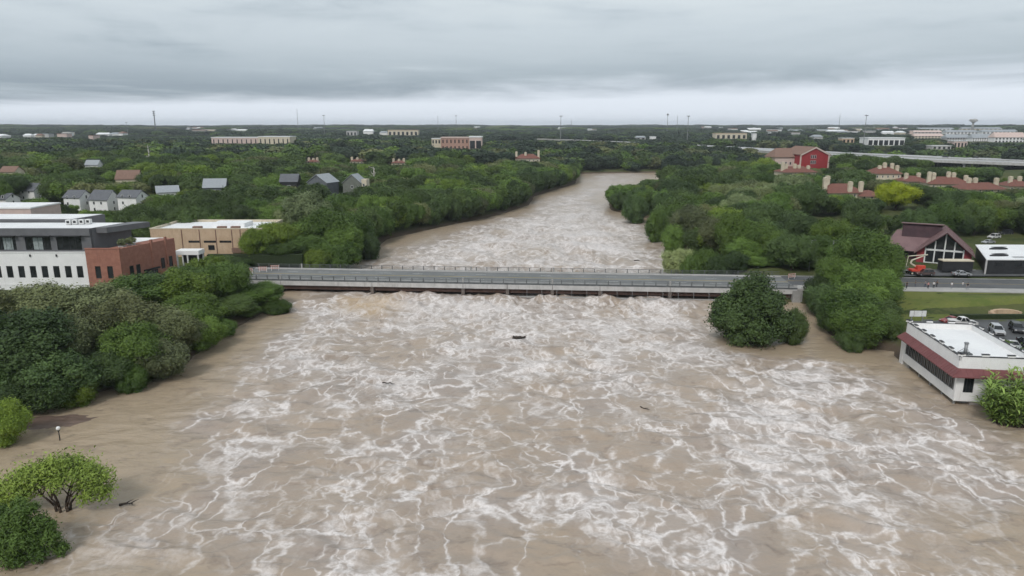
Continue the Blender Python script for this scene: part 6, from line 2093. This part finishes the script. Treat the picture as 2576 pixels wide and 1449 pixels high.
FARH = []
rgf = random.Random(21)
zones = [('right', 1740, 2290, 2000, 3200, 30), ('left', 10, 330, 1150, 1600, 12), ('right', 1800, 2300, 1300, 1900, 12), ('left', 380, 700, 2300, 3200, 14), ('centre', 800, 1700, 2400, 3300, 8)]
for side, ua, ub, Ya, Yb, n in zones:
    for k_ in range(n):
        u = rgf.uniform(ua, ub)
        Yd = rgf.uniform(Ya, Yb)
        x_ = (u - 1288) / FPX * Yd
        z_ = hz(x_, Yd)
        w_ = rgf.uniform(14, 46) * (1 if Yd > 1800 else 0.6)
        h_ = rgf.uniform(6, 10)
        u0, v0 = proj(x_ - w_ / 2, Yd, z_ + 3)
        u1, v1 = proj(x_ + w_ / 2, Yd, z_ + 3 + h_)
        wl_ = rgf.choice(['white', 'white', 'cream', 'concrete_l', 'pink'])
        lbl = {'right': 'small pale far off building on the right of the river bend', 'left': 'small pale far off building on the left horizon', 'centre': 'small pale far off building straight ahead on the horizon'}[side]
        fh_ = farbox('far_house', lbl, u0, u1, v1, v0, Yd, wl_, rgf.choice(['white_roof', 'white_roof', 'shingle_l', 'shingle_b']), rgf.uniform(12, 24), 0, 1, rgf.random() < 0.6, rgf.uniform(-.3, .3), 'small far off buildings ' + side, prot=(k_ % 2 == 0))
        FARH.append((side, (u0 + u1) / 2, wl_, fh_))
for side in ('left', 'centre', 'right'):
    for n_, (_s, _u, wl_, fh_) in enumerate(sorted([f for f in FARH if f[0] == side], key=lambda f: f[1])):
        fh_['label'] = f"small {dict(white='white', cream='cream', concrete_l='grey', pink='pink')[wl_]} far off building, {ordinal(n_)} from left among those {dict(left='left of the river', centre='straight ahead', right='right of the bend')[side]}"
# vehicles and boats parked beyond the right bank
for k_ in range(9):
    u, v = 1712 + k_ * 18, 404 + (k_ % 3) * 5 - 0.05 * k_
    x_, y_ = PY(u, v, 560 + (k_ % 3) * 10).x, 560 + (k_ % 3) * 10
    c_ = car(['van', 'suv', 'van'][k_ % 3], ['car_white', 'car_silver', 'car_white'][k_ % 3], f"{['white van', 'silver car', 'white van'][k_ % 3]} parked beyond the right bank, {ordinal(k_)} from left", x_, y_, hz(x_, y_), rgf.uniform(0, 3), 'vehicles parked beyond the right bank')
PROT.append((1705, 1860, 392, 414, 555))

# ------------------------------------------------------------------ tree cover
bpy.context.view_layer.update()
EXC = []
for o in list(COL.objects):
    if o.parent is None and not o.name.startswith('highway') and o.get('category') in ('building', 'house', 'carport', 'trailer', 'boom lift', 'lamp', 'car', 'van', 'pickup', 'street lamp', 'hedge', 'wall', 'sign'):
        pts = [o2.matrix_world @ Vector(c) for o2 in [o] + list(o.children) if o2.type == 'MESH' for c in o2.bound_box]
        if pts:
            EXC.append((min(p.x for p in pts) - 3, max(p.x for p in pts) + 3, min(p.y for p in pts) - 3, max(p.y for p in pts) + 3))
EXC += [(86, 232, 127, 152), (86, 192, 190, 252), (88, 235, 148, 178), (70, 90, 104, 132)]
EXC = np.array(EXC)
HP = np.array([[h[0], h[1]] for h in HWY])


def hwy_dist(x, y):
    best = np.full(x.shape, 1e9)
    for k_ in range(len(HP) - 1):
        a_, b_ = HP[k_], HP[k_ + 1]
        e = b_ - a_
        n_ = np.array([e[1], -e[0]]) / np.hypot(*e)
        for off in (0.0, 25.0, 60.0 if k_ < 4 else 35.0):
            q = a_ + n_ * off
            t_ = np.clip(((x - q[0]) * e[0] + (y - q[1]) * e[1]) / (e @ e), 0, 1)
            best = np.minimum(best, np.hypot(x - q[0] - t_ * e[0], y - q[1] - t_ * e[1]))
    return best


rg = np.random.default_rng(77)
CX, CY, CW, CH = [], [], [], []
# rows of trees with their feet in the water along both banks
for line in (_LW, _RW):
    for (ax, ay), (bx, by) in zip(line[:-1], line[1:]):
        if min(ay, by) < 186: continue
        n_ = max(1, int(math.hypot(bx - ax, by - ay) / 6.0))
        f_ = (np.arange(n_) + rg.uniform(0.2, 0.8, n_)) / n_
        ex, ey = bx - ax, by - ay
        ll = math.hypot(ex, ey)
        side = -1 if line is _LW else 1
        o_ = rg.uniform(2.2, 4.6, n_) * side
        CX.append(ax + ex * f_ + ey / ll * o_)
        CY.append(ay + ey * f_ - ex / ll * o_)
        s_ = rg.random(n_)
        CW.append(7.0 + 5.0 * s_)
        CH.append(7.5 + 7.5 * s_ * rg.uniform(.8, 1.1, n_))
for yy in (700.0, 712.0):
    gx = np.arange(60, 260, 9.0)
    CX.append(gx); CY.append(yy + 0.12 * (gx - 140) * (gx > 140) + rg.uniform(-3, 3, len(gx))); CW.append(rg.uniform(10, 16, len(gx))); CH.append(rg.uniform(9, 15, len(gx)))
for (ya, yb, st, wl_, wh, hl, hh, fill) in [(100, 330, 8.5, 9.5, 16.5, 8.0, 14.0, 0.95), (330, 520, 10.5, 11, 20, 8.0, 14.0, 0.92), (520, 1000, 14.5, 14, 25, 8, 14.5, 0.90), (1000, 2400, 24.0, 22, 36, 8, 13, 0.82), (2400, 6500, 80.0, 80, 150, 9, 15, 0.85)]:
    gy = np.arange(ya, yb, st)
    for y0 in gy:
        half = 0.7315 * 1.08 * y0 + 25
        gx = np.arange(-half, half, st)
        x = gx + rg.uniform(-.45, .45, len(gx)) * st
        y = y0 + rg.uniform(-.45, .45, len(gx)) * st
        k_ = rg.random(len(gx)) < fill
        CX.append(x[k_]); CY.append(y[k_])
        s_ = rg.random(k_.sum())
        CW.append(wl_ + (wh - wl_) * s_ * rg.uniform(.8, 1.15, k_.sum()))
        CH.append(hl + (hh - hl) * s_ * rg.uniform(.85, 1.15, k_.sum()))
CX, CY, CW, CH = map(np.concatenate, (CX, CY, CW, CH))
sd = rsd(CX, CY)
ok = sd > np.maximum(0.6, np.minimum(CW * 0.20, 4.0))
for e in EXC:
    ok &= ~((CX > e[0]) & (CX < e[1]) & (CY > e[2]) & (CY < e[3]))
off = CY - (near_edge(CX) + 8)
ok &= ~((np.abs(off) < 12.5) & (np.abs(CX) > 60) & (CY < 260))
ok &= hwy_dist(CX, CY) > 26
# clearings: gardens, lots and fields
clr = fbm(CX / 60, CY / 60, 91, 2)
ok &= ~((clr > 0.38) & (CY > 250) & (CY < 700) & (sd > 40))
clr2 = fbm(CX / 260, CY / 260, 92, 3)
town = (CX > 0.22 * CY) & (CY > 800)
ok &= ~((clr2 > np.where(town, 0.40, 0.75)) & (CY > 700))
for tr_ in TREES:
    ok &= np.hypot(CX - tr_['x'], CY - tr_['y']) > 0.36 * tr_['w']
ok &= ~((CX < -60) & (CY < 168))
CX, CY, CW, CH, sd = CX[ok], CY[ok], CW[ok], CH[ok], sd[ok]
CZ = Ht(CX, CY)


def vproj(x, y, z):
    f = y * CP - (z - CAM_Z) * SP
    return 1288 + FPX * x / f, 724.5 - FPX * (y * SP + (z - CAM_Z) * CP) / f, f


U, VB, DEP = vproj(CX, CY, CZ)
hmax = CH.copy()
PROT += [(2218, 2318, 458, 540, 296), (1545, 1600, 436, 464, 560), (1600, 1655, 436, 451, 560)]
for pr_ in PROT:
    u0, u1, v0, v1, Yr = pr_[:5]
    hw_ = CW * 0.42 * FPX / DEP
    m = (U + hw_ > u0) & (U - hw_ < u1) & (CY < Yr)
    # highest crown that stays below the protected view's lower edge
    bb = (724.5 - v1) / FPX
    zl = CAM_Z + CY * (-SP + bb * CP) / (CP + bb * SP)
    lim = np.where(VB > v0, zl - CZ, 99)
    if len(pr_) > 5:
        lim = np.maximum(lim, 6.0)
    hmax = np.where(m, np.minimum(hmax, lim), hmax)
CW = np.where(hmax < CH, np.maximum(CW * np.clip(hmax / CH, np.where(CY > 900, 0.8, 0.45), 1), 3.0), CW)
keep = hmax > 2.6
CX, CY, CZ, CW, CH, U, DEP, sd = [a_[keep] for a_ in (CX, CY, CZ, CW, np.minimum(CH, hmax), U, DEP, sd)]
kn = fbm(CX / 45, CY / 45, 61, 2) + rg.normal(size=len(CX)) * 0.28
KIND = np.where(kn < -0.30, 'dark', np.where(kn < 0.22, 'mid', np.where(kn < 0.42, 'bright', np.where(kn < 0.62, 'olive', 'pale'))))
KIND = np.where((rg.random(len(CX)) < 0.30) & (KIND != 'pale'), 'dark', KIND)
KIND = np.where((KIND == 'pale') & ((CY < 260) | (sd < 25)), 'mid', KIND)
KIND = np.where((KIND == 'olive') & (CX > 0) & (CY < 330), 'dark', KIND)
inview = (U > -20) & (U < 2596)
size = np.where(inview, CW / DEP, 0)
n_ind = 300 - len(TREES) - 4
order = np.argsort(-size)
ind = order[:n_ind]
rest = order[n_ind:]
for i in ind:
    TREES.append(dict(x=CX[i], y=CY[i], z=CZ[i], w=CW[i], h=CH[i], kind=str(KIND[i]), var=('b%d' % (i % 3)) if sd[i] < 7 else (('n%d' if CW[i] / DEP[i] > 0.04 else 'm%d') % (i % 5)), label=None, name='tree', force=False))

KW = {'dark': 'dark green', 'mid': 'green', 'bright': 'bright green', 'olive': 'olive grey green', 'pale': 'pale green', 'yellow': 'yellow green'}


LM = [('the office building', -115, 178), ('the tan building', -93, 220), ('the white canopy', -93.6, 200.5), ('the tall white house', -179, 306), ('the brown roofed house', -210, 397), ('the slate blue house', -95, 345),
      ('the dark timber house', -111, 350), ('the cream winged house', -77, 350), ('the pale blue grey roof', -148, 350), ('the left bridge end', -76, 188), ('the right bridge end', 73, 182), ('the restaurant', 79, 118), ('the lodge', 127, 208),
      ('the right barricade', 75, 190), ('the yellow green tree', 167, 300), ('the twin towered tiled house', 166, 350), ('the rightmost tiled house', 252, 378), ('the four chimneyed tiled house', 240, 446), ('the red hall', 237, 555),
      ('the boom lift', 109, 189), ('the sign board', 78, 134), ('the globe lamp', -64, 95), ('the river bend', 90, 680), ('the small tiled house', 15, 646), ('the bleached dead tree', -268, 520), ('the far left white house', -210, 340), ('the flooded lone tree', 50, 144), ('the half drowned pale tree', 52, 214), ('the tiled house below the hall', 196, 476)]
GRP = {}


def where(d):
    x, y, w_ = d['x'], d['y'], d['w']
    sz = 'large ' if w_ > 13.5 else ('small ' if w_ < 8 else '')
    nm, lx_, ly_ = min(LM, key=lambda l_: (l_[1] - x) ** 2 + (l_[2] - y) ** 2)
    dx_, dy_ = x - lx_, y - ly_
    rel = ('right of ' if dx_ > 0 else 'left of ') if abs(dx_) > abs(dy_) else ('behind ' if dy_ > 0 else 'in front of ')
    d['dist'] = math.hypot(dx_, dy_)
    grp = ('trees on the left side ' if x < 0 else 'trees on the right side ') + ('below the bridge' if y < 178 else ('just above the bridge' if y < 280 else 'farther upstream'))
    return sz, rel + nm, grp


ORD = ['nearest', 'second', 'third', 'fourth', 'fifth', 'sixth', 'seventh', 'eighth', 'ninth', 'tenth', 'eleventh', 'twelfth']
for d in TREES:
    d['sz'], d['w_txt'], d['grp'] = where(d)
    if not d['label']:
        GRP.setdefault((d['sz'], d['kind'], d['w_txt']), []).append(d)
for (sz, kd, wt), ds in GRP.items():
    ds.sort(key=lambda q_: q_['dist'])
    for i_, d in enumerate(ds):
        if len(ds) == 1:
            d['label2'] = f"{sz}{KW[kd]} tree {wt}"
        elif i_ < len(ORD):
            d['label2'] = f"{sz}{KW[kd]} tree {wt}, {ORD[i_]}{' one' if i_ == 0 else ' nearest'}"
        else:
            d['label2'] = f"{sz}{KW[kd]} tree {wt}, {['thirteenth', 'fourteenth', 'fifteenth', 'sixteenth', 'seventeenth', 'eighteenth', 'nineteenth', 'twentieth'][min(i_ - 12, 7)]} nearest{'' if i_ < 20 else ' or farther'}"
for j, d in enumerate(TREES):
    grp = d['grp']
    lb = d['label'] or d['label2']
    t = thing(d['name'], lb, 'tree', (d['x'], d['y'], d['z']), rg.uniform(0, 6.28), None if d['label'] else grp)
    t.scale = (d['w'], d['w'], d['h'])
    v_ = d['var'] or 'm%d' % (j % 6)
    cr, tk = {'n': NEARV, 'm': MIDV, 'b': BUSHV}[v_[0]][int(v_[1])]
    c_ = put('crown', cr, t)
    if d['kind'] != 'mid':
        c_.material_slots[0].link = 'OBJECT'
        c_.material_slots[0].material = LEAF[d['kind']]
    put('trunk', tk, t)

# the rest of the woods: instances of whole trees on points, one mass
PROTO = []
for i, me in enumerate(FARV):
    PROTO.append((me, _fk[i]))
for i, kk in ((0, 'mid'), (1, 'dark'), (2, 'olive'), (3, 'bright'), (5, 'dark'), (4, 'mid')):
    m2 = MIDV[i][0]
    if kk != 'mid':
        m2 = m2.copy()
        m2.materials[0] = LEAF[kk]
    PROTO.append((m2, 'mid_' + kk))
idx_by = {k_: [i for i, (_m, kk) in enumerate(PROTO) if kk == k_] for k_ in set(kk for _m, kk in PROTO)}
rx, ry, rz_, rw, rh, rk = CX[rest], CY[rest], CZ[rest], CW[rest], CH[rest], KIND[rest]
pid = np.zeros(len(rest), np.int32)
for i in range(len(rest)):
    k_ = str(rk[i])
    if ry[i] < 620:
        key = {'dark': 'mid_dark', 'mid': 'mid_mid', 'bright': 'mid_bright', 'olive': 'mid_olive', 'pale': 'mid_olive'}[k_]
    elif ry[i] < 1100:
        key = {'dark': 'far', 'mid': 'dark', 'bright': 'mid', 'olive': 'olive', 'pale': 'olive'}[k_]
    else:
        key = 'far' if rg.random() < 0.75 else 'dark'
    c_ = idx_by[key]
    pid[i] = c_[i % len(c_)]
pme = bpy.data.meshes.new('far_woods')
pme.from_pydata(np.stack([rx, ry, rz_ - 0.2], -1).tolist(), [], [])
for nm, tp, data in (('scl', 'FLOAT_VECTOR', np.stack([rw, rw, rh], -1).astype(np.float32)), ('rotz', 'FLOAT', rg.uniform(0, 6.28, len(rest)).astype(np.float32)), ('pid', 'INT', pid)):
    a_ = pme.attributes.new(nm, tp, 'POINT')
    a_.data.foreach_set('vector' if tp == 'FLOAT_VECTOR' else 'value', data.ravel())
fw = tag(put('far_woods', pme), 'dark green woods covering the land out to the horizon', 'woods', kind='stuff')
ng = bpy.data.node_groups.new('scatter_trees', 'GeometryNodeTree')
ng.interface.new_socket('Geometry', in_out='INPUT', socket_type='NodeSocketGeometry')
ng.interface.new_socket('Geometry', in_out='OUTPUT', socket_type='NodeSocketGeometry')
gi, go_ = ng.nodes.new('NodeGroupInput'), ng.nodes.new('NodeGroupOutput')
iop = ng.nodes.new('GeometryNodeInstanceOnPoints')
jn = ng.nodes.new('GeometryNodeJoinGeometry')
for me, kk in reversed(PROTO):                 # join reverses the link order
    po_ = bpy.data.objects.new('woodland_tree', me)
    oi = ng.nodes.new('GeometryNodeObjectInfo')
    oi.inputs['Object'].default_value = po_
    gti = ng.nodes.new('GeometryNodeGeometryToInstance')
    ng.links.new(oi.outputs['Geometry'], gti.inputs[0])
    ng.links.new(gti.outputs[0], jn.inputs[0])


def named(nm, tp):
    n_ = ng.nodes.new('GeometryNodeInputNamedAttribute')
    n_.data_type = tp
    n_.inputs['Name'].default_value = nm
    return n_.outputs['Attribute']


cxyz = ng.nodes.new('ShaderNodeCombineXYZ')
ng.links.new(named('rotz', 'FLOAT'), cxyz.inputs[2])
e2r = ng.nodes.new('FunctionNodeEulerToRotation')
ng.links.new(cxyz.outputs[0], e2r.inputs[0])
ng.links.new(gi.outputs[0], iop.inputs['Points'])
ng.links.new(jn.outputs[0], iop.inputs['Instance'])
iop.inputs['Pick Instance'].default_value = True
ng.links.new(named('pid', 'INT'), iop.inputs['Instance Index'])
ng.links.new(e2r.outputs[0], iop.inputs['Rotation'])
ng.links.new(named('scl', 'FLOAT_VECTOR'), iop.inputs['Scale'])
ng.links.new(iop.outputs[0], go_.inputs[0])
fw.modifiers.new('scatter', 'NODES').node_group = ng
print('trees', len(TREES), 'stuff', len(rest))

# ------------------------------------------------------------------ haze
hzb = MB().box(-14500, 14500, -2000, 14000, -14, 110)
hm_ = bpy.data.materials.new('haze')
hm_.use_nodes = True
hm_.node_tree.nodes.clear()
_n = NT(hm_.node_tree)
pv_ = _n.n('ShaderNodeVolumePrincipled')
pv_.inputs['Color'].default_value = (0.86, 0.92, 1.0, 1)
pv_.inputs['Density'].default_value = 0.00008
pv_.inputs['Anisotropy'].default_value = 0.0
_o = _n.n('ShaderNodeOutputMaterial')
_n.l.new(pv_.outputs[0], _o.inputs['Volume'])
tag(put('haze', hzb.mesh('haze', hm_)), 'thin pale haze over the whole landscape', 'haze', kind='stuff')
